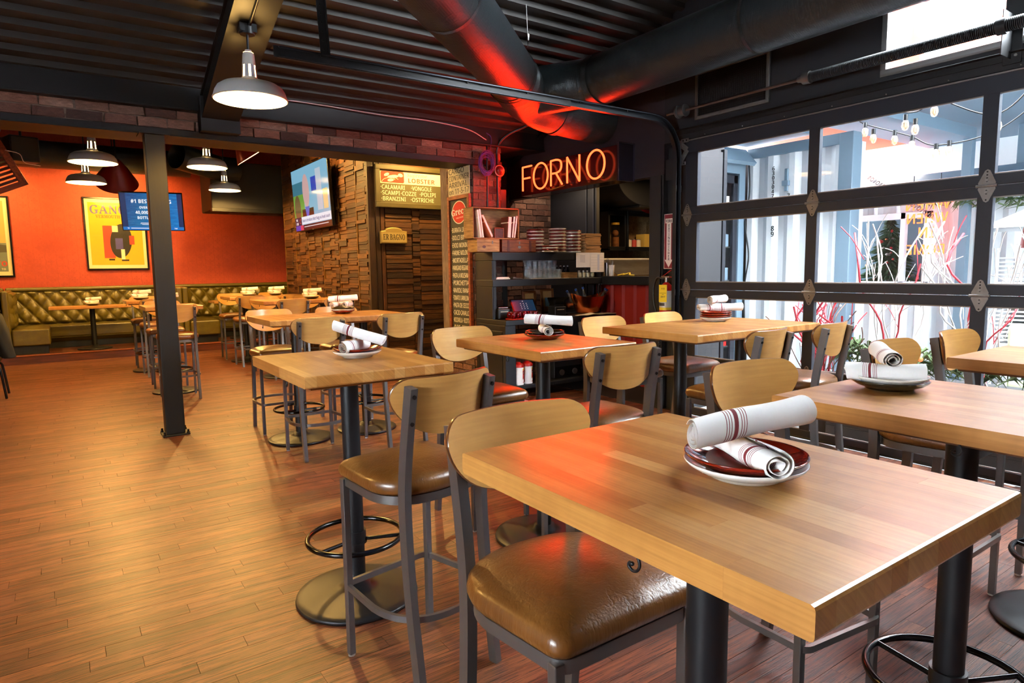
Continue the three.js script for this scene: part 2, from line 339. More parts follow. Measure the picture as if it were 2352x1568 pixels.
// ---- timber-clad block: mosaic of wood blocks on its long side, slatted restroom door on its end
const cladding = structGroup('wall_wood_mosaic');
part(cladding, 'core', span(3.62, 5.0, -0.05, 4.2, -12.7, -8.55), M.blockBack);
{
  const geo = [0.22, 0.32, 0.44, 0.58].map((w) => [0.034, 0.052, 0.075].map((h) => boxUV(bx(0.05, h - 0.004, w - 0.004), 0.5, 0.25)));
  const all = [];
  const strips = [-12.62, -11.95, -11.22, -10.48, -9.74, -9.0, -8.56];
  for (let s = 0; s + 1 < strips.length; s++) {
    const zs = strips[s] + 0.02, ze = strips[s + 1] - 0.02;
    for (let z = zs; z < ze - 0.03;) {
      let wi = Math.floor(rnd() * 4), w = [0.22, 0.32, 0.44, 0.58][wi];
      if (z + w > ze) { w = ze - z; wi = -1; }
      for (let y = 0.0; y < 3.7;) {
        const hi = Math.floor(rnd() * 3), h = [0.034, 0.052, 0.075][hi];
        all.push({ y: y + h / 2, z: z + w / 2, w, h, wi, hi, x: 3.62 - rr(0.0, 0.034) });
        y += h;
      }
      z += w;
    }
  }
  const vis = (b) => (b.y > 0.75 && b.y < 3.2 ? -b.z : 99) - b.w * 0.5;
  const order = all.filter((b) => b.wi >= 0).sort((a, b) => vis(a) - vis(b)), near = new Set(order.slice(0, 298)), rest = M.blocks.map(() => []);
  for (const b of all) {
    const m = Math.floor(rnd() * 6);
    if (near.has(b)) part(cladding, 'wood_block', geo[b.wi][b.hi], M.blocks[m]).position.set(b.x, b.y, b.z);
    else rest[m].push(boxUV(bx(0.05, b.h - 0.004, b.w - 0.004), 0.5, 0.25, rnd(), rnd()).translate(b.x, b.y, b.z));
  }
  rest.forEach((l, i) => { part(cladding, 'wood_blocks_beyond', l, M.blocks[i]).userData.kind = 'stuff'; });
  for (const z of strips) part(cladding, 'vertical_strip', boxUV(bx(0.06, 3.7, 0.022, 3.605, 1.85, z), 0.4, 0.4, 0, 0, true), M.trimGold);
  part(cladding, 'corner_post', [bx(0.1, 3.7, 0.05, 3.6, 1.85, -8.525), bx(0.06, 3.7, 0.03, 3.68, 1.85, -8.5)].map((g) => boxUV(g, 0.5, 0.4, 0, 0, true)), M.blocks[4]);
}
const restroom = structGroup('door_2');
part(restroom, 'door_jamb', [bx(0.055, 3.0, 0.06, 3.75, 1.5, -8.52), bx(0.05, 3.0, 0.05, 4.82, 1.5, -8.52)].map((g) => boxUV(g, 0.5, 0.4, 0, 0, true)), M.blocks[0]);
part(restroom, 'head_board', boxUV(bx(1.02, 0.2, 0.05, 4.29, 3.0, -8.515), 0.8, 0.3), M.blocks[3]);
part(restroom, 'back_panel', span(3.72, 4.85, 0, 3.1, -8.55, -8.53), M.blockBack);
{
  const cols = [[3.785, 4.19], [4.195, 4.315], [4.32, 4.79]];
  for (const [x0, x1] of cols) for (let y = 0.02; y < 2.88;) {
    const h = rr(0.042, 0.1), w = x1 - x0;
    part(restroom, 'slat', boxUV(bx(w - 0.004, h - 0.008, 0.03, (x0 + x1) / 2, y + h / 2, -8.53 + rr(0.012, 0.045)), 0.7, 0.25, rnd(), rnd()), pick(M.blocks));
    y += h;
  }
}

// ---- sloping corrugated roof deck over the front room
const SL = 0.36, roofY = (z) => 3.05 + SL * (z + 6.5);
const ceiling = structGroup('ceiling');
{
  const prof = [], pitch = 0.152, h = 0.042, L = 5.75 * Math.hypot(1, SL), c = 1 / Math.hypot(1, SL), s = SL * c;
  for (let t = 0; t < L; t += pitch) for (const [dt, dn] of [[0, 0], [0.044, 0], [0.062, h], [0.134, h]]) prof.push([t + dt, dn]);
  const pos = [], idx = [];
  prof.forEach(([t, n]) => { const z = -6.6 + t * c - n * s, y = roofY(-6.6) + t * s + n * c; pos.push(-4.25, y, z, 5.1, y, z); });
  for (let i = 0; i + 1 < prof.length; i++) idx.push(2 * i, 2 * i + 1, 2 * i + 2, 2 * i + 1, 2 * i + 3, 2 * i + 2);
  const g = new THREE.BufferGeometry(); g.setAttribute('position', new THREE.Float32BufferAttribute(pos, 3)); g.setIndex(idx);
  const flat = g.toNonIndexed(); flat.computeVertexNormals();
  part(ceiling, 'corrugated_deck', flat, M.deck);
  const slab = bx(9.5, 0.15, L + 0.1, 0.4, 0, 0); slab.rotateX(-Math.atan(SL)); slab.translate(0, roofY(-3.72) + 0.145, -3.72);
  part(ceiling, 'roof_slab', slab, M.wallDark);
  part(ceiling, 'flat_panel', span(-4.35, 5.15, roofY(-0.9), roofY(-0.9) + 0.15, -0.95, 3.35), M.wallDark);
}
// ---- sloping main beam, with the conduit that feeds its pendant
const beamY = (z) => 2.76 + SL * (z + 6.5);
function slopeBeam(name, x0, x1) {
  const g = structGroup(name), z0 = -6.5, z1 = -0.9, t = 0.012, d = 0.2;
  const mk = (xa, xb, dy0, dy1) => { const s = new THREE.BufferGeometry(), p = []; for (const [z] of [[z0], [z1]]) for (const y of [dy0, dy1]) for (const x of [xa, xb]) p.push(x, beamY(z) + y, z);
    s.setAttribute('position', new THREE.Float32BufferAttribute(p, 3)); s.setIndex([0, 1, 3, 0, 3, 2, 4, 7, 5, 4, 6, 7, 0, 4, 5, 0, 5, 1, 2, 3, 7, 2, 7, 6, 0, 2, 6, 0, 6, 4, 1, 5, 7, 1, 7, 3]); const n = s.toNonIndexed(); n.computeVertexNormals(); return n; };
  part(g, 'lower_flange', mk(x0, x1, 0, t), M.steelDark);
  part(g, 'upper_flange', mk(x0, x1, d, d + t), M.steelDark);
  part(g, 'side_plate', [mk(x0 + 0.02, x0 + 0.032, t, d), mk(x1 - 0.032, x1 - 0.02, t, d)], M.steelDark);
  return g;
}
slopeBeam('ceiling_beam', 1.14, 1.45);
part(scene.getObjectByName('ceiling_beam'), 'bearing_end', rspan(1.13, 1.46, 2.7, 3.0, -6.52, -6.36, 0.006), M.steelDark);
slopeBeam('ceiling_beam_west', -2.2, -1.9);

// ---- steel post with base plate
const post = structGroup('column_post');
part(post, 'shaft', rspan(0.69, 0.845, 0.012, 2.65, -6.58, -6.425, 0.008), M.steelDark);
part(post, 'base_plate', rspan(0.66, 0.88, 0.0, 0.014, -6.61, -6.395, 0.003), M.steelDark);
part(post, 'cap_plate', rspan(0.65, 0.885, 2.638, 2.65, -6.62, -6.39, 0.003), M.steelDark);
for (const [x, z] of [[0.675, -6.41], [0.865, -6.41], [0.675, -6.595], [0.865, -6.595]]) part(post, 'anchor_bolt', [cy(0.009, 0.009, 0.035, x, 0.03, z, 8), cy(0.015, 0.015, 0.012, x, 0.02, z, 6)], M.bolt);

// ---- right wall: glazed sectional overhead door, solid panels, vent, transom
struct('wall_right', join([
  span(5.0, 5.15, 2.65, 2.79, -4.5, 3.3), span(5.0, 5.15, 2.79, 5.4, -4.5, -2.46), span(5.0, 5.15, 4.7, 5.4, -2.46, 3.3), span(5.0, 5.15, 2.79, 4.7, 1.0, 3.3),
  span(5.0, 5.15, -0.1, 2.65, -0.42, 3.3), span(5.02, 5.15, -0.1, 2.64, -4.36, -4.235)]), M.wallDark);
struct('wall_fascia', join([span(5.0, 5.12, 2.36, 5.4, -7.31, -4.5), span(5.12, 5.75, 2.62, 2.74, -7.3, -4.47), span(4.41, 5.0, 2.88, 5.4, -7.3, -6.61)]), mat({ color: 0x241a20, roughness: 0.6 }));
struct('wall_jamb', join([rspan(4.97, 5.1, -0.05, 2.355, -4.665, -4.515, 0.005), span(5.06, 5.74, -0.05, 2.62, -4.51, -4.37), rspan(4.985, 5.055, -0.05, 2.36, -4.51, -4.495, 0.004), span(5.01, 5.055, 2.3, 2.5, -4.49, -4.37)]), M.wallDark);

const ROWS = [[0.02, 0.515], [0.515, 1.228], [1.228, 1.941], [1.941, 2.65]], ZG = -4.089, BAY = 1.191, GW = 1.1, NB = 3;
const door = structGroup('door_1');
{
  const rail = 0.072, end = [-4.232, ZG + BAY * NB + 0.04];
  ROWS.forEach(([y0, y1], r) => {
    const b = r === 0 ? 0.06 : rail, t = r === 3 ? 0.13 : rail;
    const sec = part(door, 'section_frame', [
      rspan(5.0, 5.05, y0 + 0.002, y0 + b, end[0], end[1], 0.004), rspan(5.0, 5.05, y1 - t, y1 - 0.002, end[0], end[1], 0.004),
      rspan(5.002, 5.048, y0 + b - 0.01, y1 - t + 0.01, end[0] + 0.001, ZG, 0.003),
      ...Array.from({ length: NB }, (_, k) => rspan(5.002, 5.048, y0 + b - 0.01, y1 - t + 0.01, ZG + BAY * k + GW, k === NB - 1 ? end[1] - 0.001 : ZG + BAY * (k + 1), 0.003))], M.doorPaint);
    for (let k = 0; k < NB; k++) {
      const g = part(sec, 'pane', new THREE.PlaneGeometry(GW, y1 - t - y0 - b), M.glass);
      g.rotation.y = -PI / 2; g.position.set(5.026, (y0 + b + y1 - t) / 2, ZG + BAY * k + GW / 2);
      part(sec, 'glazing_bead', [rspan(5.004, 5.018, y0 + b - 0.002, y0 + b + 0.008, ZG + BAY * k, ZG + BAY * k + GW, 0.002), rspan(5.004, 5.018, y1 - t - 0.008, y1 - t + 0.002, ZG + BAY * k, ZG + BAY * k + GW, 0.002)], M.galv);
    }
  });
  // diamond hinges on the meeting rails
  const leaf = (sgn) => { const s = [[-0.045, 0.004 * sgn], [0.045, 0.004 * sgn], [0.05, 0.02 * sgn], [0.014, 0.098 * sgn], [0, 0.106 * sgn], [-0.014, 0.098 * sgn], [-0.05, 0.02 * sgn]]; return extr(sgn > 0 ? s : [...s].reverse(), 0.003, 0); };
  const up = leaf(1).rotateY(-PI / 2), down = leaf(-1).rotateY(-PI / 2), knuckle = cy(0.0095, 0.0095, 0.118, 0, 0, 0, 12).rotateX(PI / 2).translate(-0.008, 0, 0);
  const holes = [0.03, 0.05, 0.07, 0.09, -0.03, -0.05, -0.09].map((y) => cy(0.0052, 0.0052, 0.002, 0, 0, 0, 8).rotateZ(PI / 2).translate(-0.004, y, 0));
  const hingeHead = [cy(0.01, 0.01, 0.007, 0, 0, 0, 6).rotateZ(PI / 2).translate(-0.006, 0.038, 0), cy(0.01, 0.01, 0.007, 0, 0, 0, 6).rotateZ(PI / 2).translate(-0.006, -0.04, 0)];
  const gp = join([up, down]), gk = join([knuckle]), gh = join(holes), gb = join(hingeHead);
  for (const y of [0.515, 1.228, 1.941]) for (const z of [-4.2, -2.937, -1.745, -0.5]) {
    const h = part(door, 'hinge', gp, M.galv, 'galvanised diamond strap hinge'); h.position.set(4.998, y, z);
    part(h, 'knuckle', gk, M.galv); part(h, 'hole', gh, M.bolt); part(h, 'bolt_head', gb, M.galv);
  }
  part(door, 'weather_seal', rspan(5.0, 5.05, 0.0, 0.022, end[0], end[1], 0.006), M.black);
  part(door, 'daylight_leak_strip', rspan(4.985, 4.999, 2.632, 2.642, -4.4, end[1], 0.002), M.galv);  // bright metal strip drawn in place of daylight leaking over the door
  for (let k = 0; k < 9; k++) part(door, 'screw', sp(0.006, 4.985, 2.66, -4.0 + k * 0.4, 8), M.galv);
}
const transom = structGroup('window_1');
part(transom, 'window_frame', [rspan(5.0, 5.07, 2.79, 2.84, -2.46, 1.0), rspan(5.0, 5.07, 4.65, 4.7, -2.46, 1.0), rspan(5.0, 5.07, 2.84, 4.65, -2.46, -2.42), rspan(5.0, 5.07, 2.84, 4.65, 0.96, 1.0), rspan(5.0, 5.07, 2.84, 4.65, -0.75, -0.7)], M.galv);
{ const p = part(transom, 'pane', new THREE.PlaneGeometry(3.4, 1.82), M.glass); p.rotation.y = -PI / 2; p.position.set(5.04, 3.745, -0.73); }
// ================================================================ BAR STOOLS
function ringsGeo(outline, profile) {                 // closed outline scaled toward its centre, at the heights of the profile; last ring closes on a point
  const n = outline.length, pos = [], uv = [], idx = [];
  profile.forEach(([s, y]) => outline.forEach(([x, z]) => { pos.push(x * s, y, z * s); uv.push(x * s / 0.3, z * s / 0.3); }));
  for (let r = 0; r + 1 < profile.length; r++) for (let i = 0; i < n; i++) { const a = r * n + i, b = r * n + (i + 1) % n; idx.push(a, b, a + n, b, b + n, a + n); }
  const g = new THREE.BufferGeometry(); g.setAttribute('position', new THREE.Float32BufferAttribute(pos, 3)); g.setAttribute('uv', new THREE.Float32BufferAttribute(uv, 2)); g.setIndex(idx); g.computeVertexNormals();
  return g;
}
function dShape(w, front, back, n = 12) {             // rounded front corners, half-round back; front is +z
  const p = [], r = 0.035, k = 0.02;
  for (let i = 0; i <= 5; i++) { const a = PI / 2 * i / 5; p.push([w - r + r * Math.sin(PI / 2 - a) , front - r + r * Math.cos(PI / 2 - a)]); }
  for (let i = 5; i >= 0; i--) { const a = PI / 2 * i / 5; p.push([-(w - r + r * Math.sin(PI / 2 - a)), front - r + r * Math.cos(PI / 2 - a)]); }
  for (let i = 0; i <= 2 * n; i++) { const a = PI * i / (2 * n); p.push([-(w + k) * Math.pow(Math.abs(Math.cos(a)), 0.8) * Math.sign(Math.cos(a)), -0.02 - (back - 0.02) * Math.pow(Math.sin(a), 0.85)]); }
  return p.reverse();
}
function backPanel() {                                 // bent plywood shell: [faces, edge]
  const U = 28, W = 10, th = 0.013, hw = 0.215, top = (u) => { const x = Math.abs(u) * hw; return x < 0.15 ? 0.102 - 0.006 * (x / 0.15) ** 2 : 0.03 + 0.066 * Math.sqrt(Math.max(0, 1 - ((x - 0.15) / 0.065) ** 2)); };
  const bot = (u) => 0.03 - 0.135 * Math.pow(Math.max(0, 1 - Math.pow(Math.abs(u), 2.3)), 0.62);
  const curve = (x) => 0.062 * Math.pow(Math.abs(x) / hw, 2.0);
  const grid = (off, flip) => {
    const pos = [], uv = [], idx = [];
    for (let i = 0; i <= U; i++) { const u = Math.sin((i / U * 2 - 1) * PI / 2 * 0.999), x = u * hw; for (let j = 0; j <= W; j++) { const y = bot(u) + (top(u) - bot(u)) * j / W; pos.push(x, y, curve(x) + off); uv.push(x / 0.5 + 0.5, y / 0.25 + 0.5); } }
    for (let i = 0; i < U; i++) for (let j = 0; j < W; j++) { const a = i * (W + 1) + j, b = a + W + 1; flip ? idx.push(a, b, a + 1, b, b + 1, a + 1) : idx.push(a, a + 1, b, b, a + 1, b + 1); }
    const g = new THREE.BufferGeometry(); g.setAttribute('position', new THREE.Float32BufferAttribute(pos, 3)); g.setAttribute('uv', new THREE.Float32BufferAttribute(uv, 2)); g.setIndex(idx); g.computeVertexNormals(); return g;
  };
  const loop = []; for (let i = 0; i <= U; i++) { const u = Math.sin((i / U * 2 - 1) * PI / 2 * 0.999); loop.push([u * hw, top(u)]); } for (let i = U; i >= 0; i--) { const u = Math.sin((i / U * 2 - 1) * PI / 2 * 0.999); loop.push([u * hw, bot(u)]); }
  const pos = [], uv = [], idx = [], n = loop.length;
  let len = 0;
  loop.forEach(([x, y], i) => { if (i) len += Math.hypot(x - loop[i - 1][0], y - loop[i - 1][1]); const q = curve(x); for (const [k, e] of [[-0.0, 0], [0.0035, 1], [th - 0.0035, 2], [th, 3]]) { const o = e === 1 || e === 2 ? 1.012 : 1; pos.push(x * o, (y - 0.0) * o, q + k - 0); uv.push(len / 0.4, k * 12); } });
  for (let i = 0; i < n; i++) for (let k = 0; k < 3; k++) { const a = i * 4 + k, b = ((i + 1) % n) * 4 + k; idx.push(a, b, a + 1, b, b + 1, a + 1); }
  const e = new THREE.BufferGeometry(); e.setAttribute('position', new THREE.Float32BufferAttribute(pos, 3)); e.setAttribute('uv', new THREE.Float32BufferAttribute(uv, 2)); e.setIndex(idx); e.computeVertexNormals();
  return [join([grid(th, false), grid(0, true)]), e];
}
function upright(x) {                                   // bent square tube from floor to back, as a swept rectangle
  const path = [[0, -0.235], [0.1, -0.222], [0.3, -0.195], [0.5, -0.178], [0.66, -0.172], [0.74, -0.175], [0.86, -0.19], [1.075, -0.228]];
  const c = new THREE.CatmullRomCurve3(path.map(([y, z]) => V(0, y, z))), pts = c.getPoints(22), pos = [], idx = [], w = 0.0135, t = 0.019;
  pts.forEach((p, i) => { const a = pts[Math.max(0, i - 1)], b = pts[Math.min(pts.length - 1, i + 1)], d = b.clone().sub(a).normalize(), nx = -d.z, nz = d.y; for (const [sx, st] of [[-w, -t], [w, -t], [w, t], [-w, t]]) pos.push(x + sx, p.y + nx * st, p.z + nz * st); });
  for (let i = 0; i + 1 < pts.length; i++) for (let k = 0; k < 4; k++) { const a = i * 4 + k, b = i * 4 + (k + 1) % 4; idx.push(a, a + 4, b, b, a + 4, b + 4); }
  const l = (pts.length - 1) * 4; idx.push(0, 1, 2, 0, 2, 3, l, l + 2, l + 1, l, l + 3, l + 2);
  const g = new THREE.BufferGeometry(); g.setAttribute('position', new THREE.Float32BufferAttribute(pos, 3)); g.setIndex(idx);
  return toCreasedNormals(clean(g), R(30));
}
const [shellG, edgeG] = backPanel();
const seatOutline = dShape(0.2, 0.21, 0.2);
const STOOLG = {
  seat: ringsGeo(seatOutline, [[0.93, 0.695], [1.0, 0.706], [1.025, 0.722], [1.01, 0.74], [0.96, 0.753], [0.85, 0.764], [0.65, 0.772], [0.4, 0.7765], [0.15, 0.778], [0.0, 0.778]]),
  band: sweep(dShape(0.185, 0.195, 0.185).map(([x, z]) => [x, 0.68, z]), 0.012, 0.03, true),
  foot: sweep(dShape(0.19, 0.205, 0.235).map(([x, z]) => [x, 0.275, z]), 0.014, 0.022, true),
  front: [-1, 1].map((s) => rspan(s * 0.185 - 0.0125, s * 0.185 + 0.0125, 0.006, 0.69, 0.172, 0.198, 0.003)),
  rear: [-1, 1].map((s) => upright(s * 0.168)),
  glide: (x, z) => cy(0.012, 0.014, 0.01, x, 0.005, z, 10),
};
function makeStool(label) {
  const t = thing('bar_stool', label, 'stool', [0, 0, 0], 0, 'metal bar stools with plywood backs');
  const seat = part(t, 'seat', STOOLG.seat, M.vinyl, 'brown vinyl seat cushion');
  part(t, 'seat_frame', STOOLG.band, M.stoolMetal);
  for (const i of [0, 1]) { const l = part(t, 'front_leg', STOOLG.front[i], M.stoolMetal); part(l, 'foot_glide', STOOLG.glide((i ? 1 : -1) * 0.185, 0.185), M.glide); }
  for (const i of [0, 1]) {
    const l = part(t, 'rear_leg', STOOLG.rear[i], M.stoolMetal), s = i ? 1 : -1;
    for (const [y, z] of [[1.045, -0.243], [0.955, -0.226]]) part(l, 'bolt', cy(0.0072, 0.0072, 0.008, 0, 0, 0, 8).rotateX(PI / 2 - 0.18).translate(s * 0.168, y, z), M.bolt);
  }
  part(t, 'footrest', STOOLG.foot, M.stoolMetal);
  const b = part(t, 'backrest', shellG, M.ply, 'bent plywood backrest'); b.position.set(0, 1.0, -0.232); b.rotation.x = -0.18;
  part(b, 'laminated_edge', edgeG, M.plyEdge);
  return t;
}
let stool0 = null;
// turn 0 faces +z (towards the camera side), PI faces away
function stool(x, z, turn, label) {
  if (!stool0) { stool0 = makeStool(label); stool0.position.set(x, 0, z); stool0.rotation.y = turn; return stool0; }
  return dup(stool0, [x, 0, z], turn, label);
}

// ================================================================ BUTCHER-BLOCK TABLES
function grainUV(g, sx = 0.8, sy = 0.22) { const h = g.index ? g.toNonIndexed() : g, p = h.attributes.position, uv = new Float32Array(p.count * 2); for (let i = 0; i < p.count; i++) { uv[2 * i] = p.getZ(i) / sx; uv[2 * i + 1] = (p.getX(i) + p.getY(i)) / sy; } h.setAttribute('uv', new THREE.BufferAttribute(uv, 2)); return h; }
const TW = 0.61, TL = 0.762, TT = 0.044, NS = 14, SW = TW / NS;
// half staves: profile in z, y extruded across the stave, rounded at the end of the table and square at the butt joint
const staveGeo = (z0, z1, end) => {
  const h = TT / 2, c = 0.006, round = (z, s) => [[z - s * c, -s * h], [z - s * c * 0.3, -s * (h - c * 0.3)], [z, -s * (h - c)], [z, s * (h - c)], [z - s * c * 0.3, s * (h - c * 0.3)], [z - s * c, s * h]];
  const pts = end > 0 ? [[z0, h], [z0, -h], ...round(z1, 1)] : [[z1, -h], [z1, h], ...round(z0, -1)];
  const g = extr(pts, SW - 0.0002, 0).translate(0, 0, -SW / 2 + 0.0001).rotateY(-PI / 2);
  return grainUV(g);
};
const CUTS = [-0.2, -0.08, 0.05, 0.17, 0.26];
const STAVES = CUTS.map((c) => [staveGeo(-TL / 2, c - 0.0001, -1), staveGeo(c + 0.0001, TL / 2, 1)]);
const hookG = (() => { const c = []; for (let i = 0; i <= 14; i++) { const a = PI * 0.6 + i / 14 * PI * 1.55; c.push([0, -0.022 + 0.02 * Math.sin(a), 0.02 * Math.cos(a)]); } return join([tube([[0, 0.02, 0.006], [0, 0.002, 0.012], [0, -0.01, 0.02], [0, -0.024, 0.0225], [0, -0.038, 0.014], [0, -0.043, 0], [0, -0.036, -0.014], [0, -0.026, -0.013], [0, -0.025, -0.004]], 0.0042, 30, 8), sp(0.006, 0, -0.026, -0.003, 8)]); })();
const TABLEG = {
  base: lathe([[0, 0.0], [0.262, 0.0], [0.267, 0.008], [0.264, 0.02], [0.235, 0.026], [0.1, 0.04], [0.06, 0.046], [0.055, 0.07], [0, 0.072]], 56),
  column: cy(0.0385, 0.0385, 0.97, 0, 0.55, 0, 28),
  sleeve: join([cy(0.047, 0.047, 0.055, 0, 0.275, 0, 28), cy(0.05, 0.05, 0.008, 0, 0.25, 0, 28)]),
  ring: new THREE.TorusGeometry(0.205, 0.0115, 10, 56).rotateX(PI / 2).translate(0, 0.275, 0),
  spoke: (a) => rod([0.045 * Math.cos(a), 0.262, 0.045 * Math.sin(a)], [0.2 * Math.cos(a), 0.277, 0.2 * Math.sin(a)], 0.0085, 8),
  spider: join([bx(0.38, 0.012, 0.05, 0, 1.018, 0), bx(0.05, 0.012, 0.38, 0, 1.018, 0), cy(0.06, 0.05, 0.03, 0, 1.0, 0, 20)]),
};
const spokes = [0.6, 0.6 + 2.09, 0.6 + 4.19].map((a) => TABLEG.spoke(a));
function makeTable(label) {
  const t = thing('bar_table', label, 'table', [0, 0, 0], 0, 'butcher-block bar tables');
  const top = part(t, 'table_top', rspan(-TW / 2 + 0.03, TW / 2 - 0.03, 1.014, 1.0262, -TL / 2 + 0.03, TL / 2 - 0.03, 0.002), M.plyEdge);
  let last = -1, cut = -1;
  for (let i = 0; i < NS; i++) {
    let c; do c = Math.floor(rnd() * 5); while (c === cut); cut = c;
    for (const e of [0, 1]) { let k; do k = Math.floor(rnd() * 6); while (k === last); last = k; part(top, 'stave', STAVES[c][e], M.staves[k]).position.set(-TW / 2 + SW * (i + 0.5), 1.07 - TT / 2, 0); }
  }
  part(t, 'base', TABLEG.base, M.black); part(t, 'column', TABLEG.column, M.black);
  const ring = part(t, 'foot_ring', TABLEG.ring, M.blackGloss); part(ring, 'sleeve', TABLEG.sleeve, M.black); for (const s of spokes) part(ring, 'spoke', s, M.blackGloss);
  part(t, 'spider_plate', TABLEG.spider, M.black);
  for (const [x, z, r] of [[-0.29, 0.09, 0], [0.29, 0.09, 0]]) { const h = part(t, 'bag_hook', hookG, M.black); h.position.set(x, 1.02, z); h.rotation.y = r; h.scale.setScalar(0.6); }
  return t;
}
const table = (x, z, label, turn = 0) => { const t = makeTable(label); t.position.set(x, 0, z); t.rotation.y = turn; return t; };

table(0.96, -0.745, 'butcher-block bar table nearest the camera with one red plate');
table(1.0, -2.68, 'bar table in front of the steel post, second from camera on the left');
table(2.07, -2.69, 'bar table beside the black drinks shelf with one rolled napkin crossing another');
table(3.155, -2.69, 'left half of the double bar table by the glass door');
table(3.766, -2.69, 'right half of the double bar table by the glass door, plates on it');
table(1.985, -0.71, 'bar table at right edge carrying dark plates and white napkins');
table(3.2, -0.73, 'far right bar table next to the glass door, nearly out of frame');
table(1.635, -5.6, 'left half of the double bar table behind the steel post table');
table(2.246, -5.6, 'right half of the double bar table with dark plates and striped napkins');
table(2.5, -9.25, 'left half of the double bar table in front of the mosaic wood wall');
table(3.11, -9.25, 'right half of the double bar table touching the mosaic wood wall');
table(2.5, -11.3, 'left half of the farthest double bar table before the green booth');
table(3.11, -11.3, 'right half of the farthest double bar table before the green booth');
table(1.1, -8.9, 'bar table partly hidden behind the black steel post');
table(1.08, -11.15, 'small bar table behind the post, closest to the first green booth');

stool(0.915, -1.1, 0.0, 'bar stool tucked under the far end of the nearest table');
stool(1.02, -2.1, PI + 0.17, 'bar stool seen from behind at the near end of second table');
stool(1.97, -3.16, 0.05, 'bar stool in front of the black drinks shelf, its back lit');
stool(2.09, -2.29, PI - 0.05, 'bar stool seen from behind between the nearest table and the drinks shelf');
stool(3.15, -3.2, 0.03, 'left of two bar stools before the red corrugated counter');
stool(3.76, -3.2, 0.03, 'right of two bar stools before the red corrugated counter');
stool(3.14, -2.27, PI + 0.1, 'left of two bar stools seen from behind before the glass door');
stool(3.8, -2.28, PI + 0.1, 'right of two bar stools seen from behind before the glass door');
stool(1.99, -1.2, -0.12, 'bar stool facing the camera at far end of the right edge table');
stool(3.06, -1.2, 0.0, 'left of two bar stools hazy against the planter garland');
stool(3.74, -1.2, 0.0, 'right of two bar stools hazy against the planter garland');
stool(1.6, -6.12, 0.0, 'left stool on the far side of the double table behind second table');
stool(2.25, -6.12, 0.0, 'right stool on the far side of the double table behind second table');
stool(1.62, -5.1, PI, 'left stool seen from behind at the double table with striped napkins');
stool(2.3, -5.1, PI + 0.05, 'right stool seen from behind at the double table with striped napkins');
stool(2.47, -9.75, 0, 'left stool on the far side of the table by the mosaic wall');
stool(3.1, -9.75, 0, 'right stool on the far side of the table by the mosaic wall');
stool(2.5, -8.75, PI, 'left stool seen from behind at the table by the mosaic wall');
stool(3.12, -8.75, PI, 'right stool seen from behind at the table by the mosaic wall');
stool(2.42, -11.85, 0, 'left stool on the far side of the farthest double table');
stool(3.1, -11.85, 0, 'right stool on the far side of the farthest double table');
stool(2.42, -10.75, PI, 'left stool seen from behind at the farthest double table');
stool(3.1, -10.75, PI, 'right stool seen from behind at the farthest double table');
stool(1.09, -9.42, 0, 'stool behind the post on the far side of its table');
stool(1.09, -8.42, PI, 'stool seen from behind just right of the black post');
stool(1.1, -11.68, 0, 'farthest stool left of the post, facing the room');
stool(1.12, -10.62, PI, 'stool left of the post at the table near the green booth');

// ================================================================ PLATES AND ROLLED NAPKINS
const PLATE = {
  coupe: lathe([[0, 0.004], [0.05, 0.004], [0.055, 0.0], [0.064, 0.0], [0.067, 0.005], [0.09, 0.013], [0.103, 0.022], [0.1065, 0.027], [0.1055, 0.029], [0.1015, 0.0265], [0.088, 0.018], [0.066, 0.011], [0.05, 0.01], [0, 0.01]], 56),
};
const napkinTex = canvasTex(512, 256, (g, w, h) => {
  g.fillStyle = '#f6f4f2'; g.fillRect(0, 0, w, h);
  g.fillStyle = '#7e2a33';
  const lines = [[0.2, 0.006], [0.222, 0.006], [0.244, 0.006], [0.27, 0.036], [0.332, 0.006], [0.354, 0.006], [0.376, 0.006]];
  g.save(); g.transform(1, 0, -0.35, 1, 40, 0); for (const [u, d] of lines) g.fillRect(u * w, -20, d * w, h + 40); g.restore();
});
M.napkin = mat({ color: 0xffffff, map: napkinTex, roughness: 0.85, bumpMap: at(T.weave, 0, 0, 3, 3), bumpScale: 0.0006 });
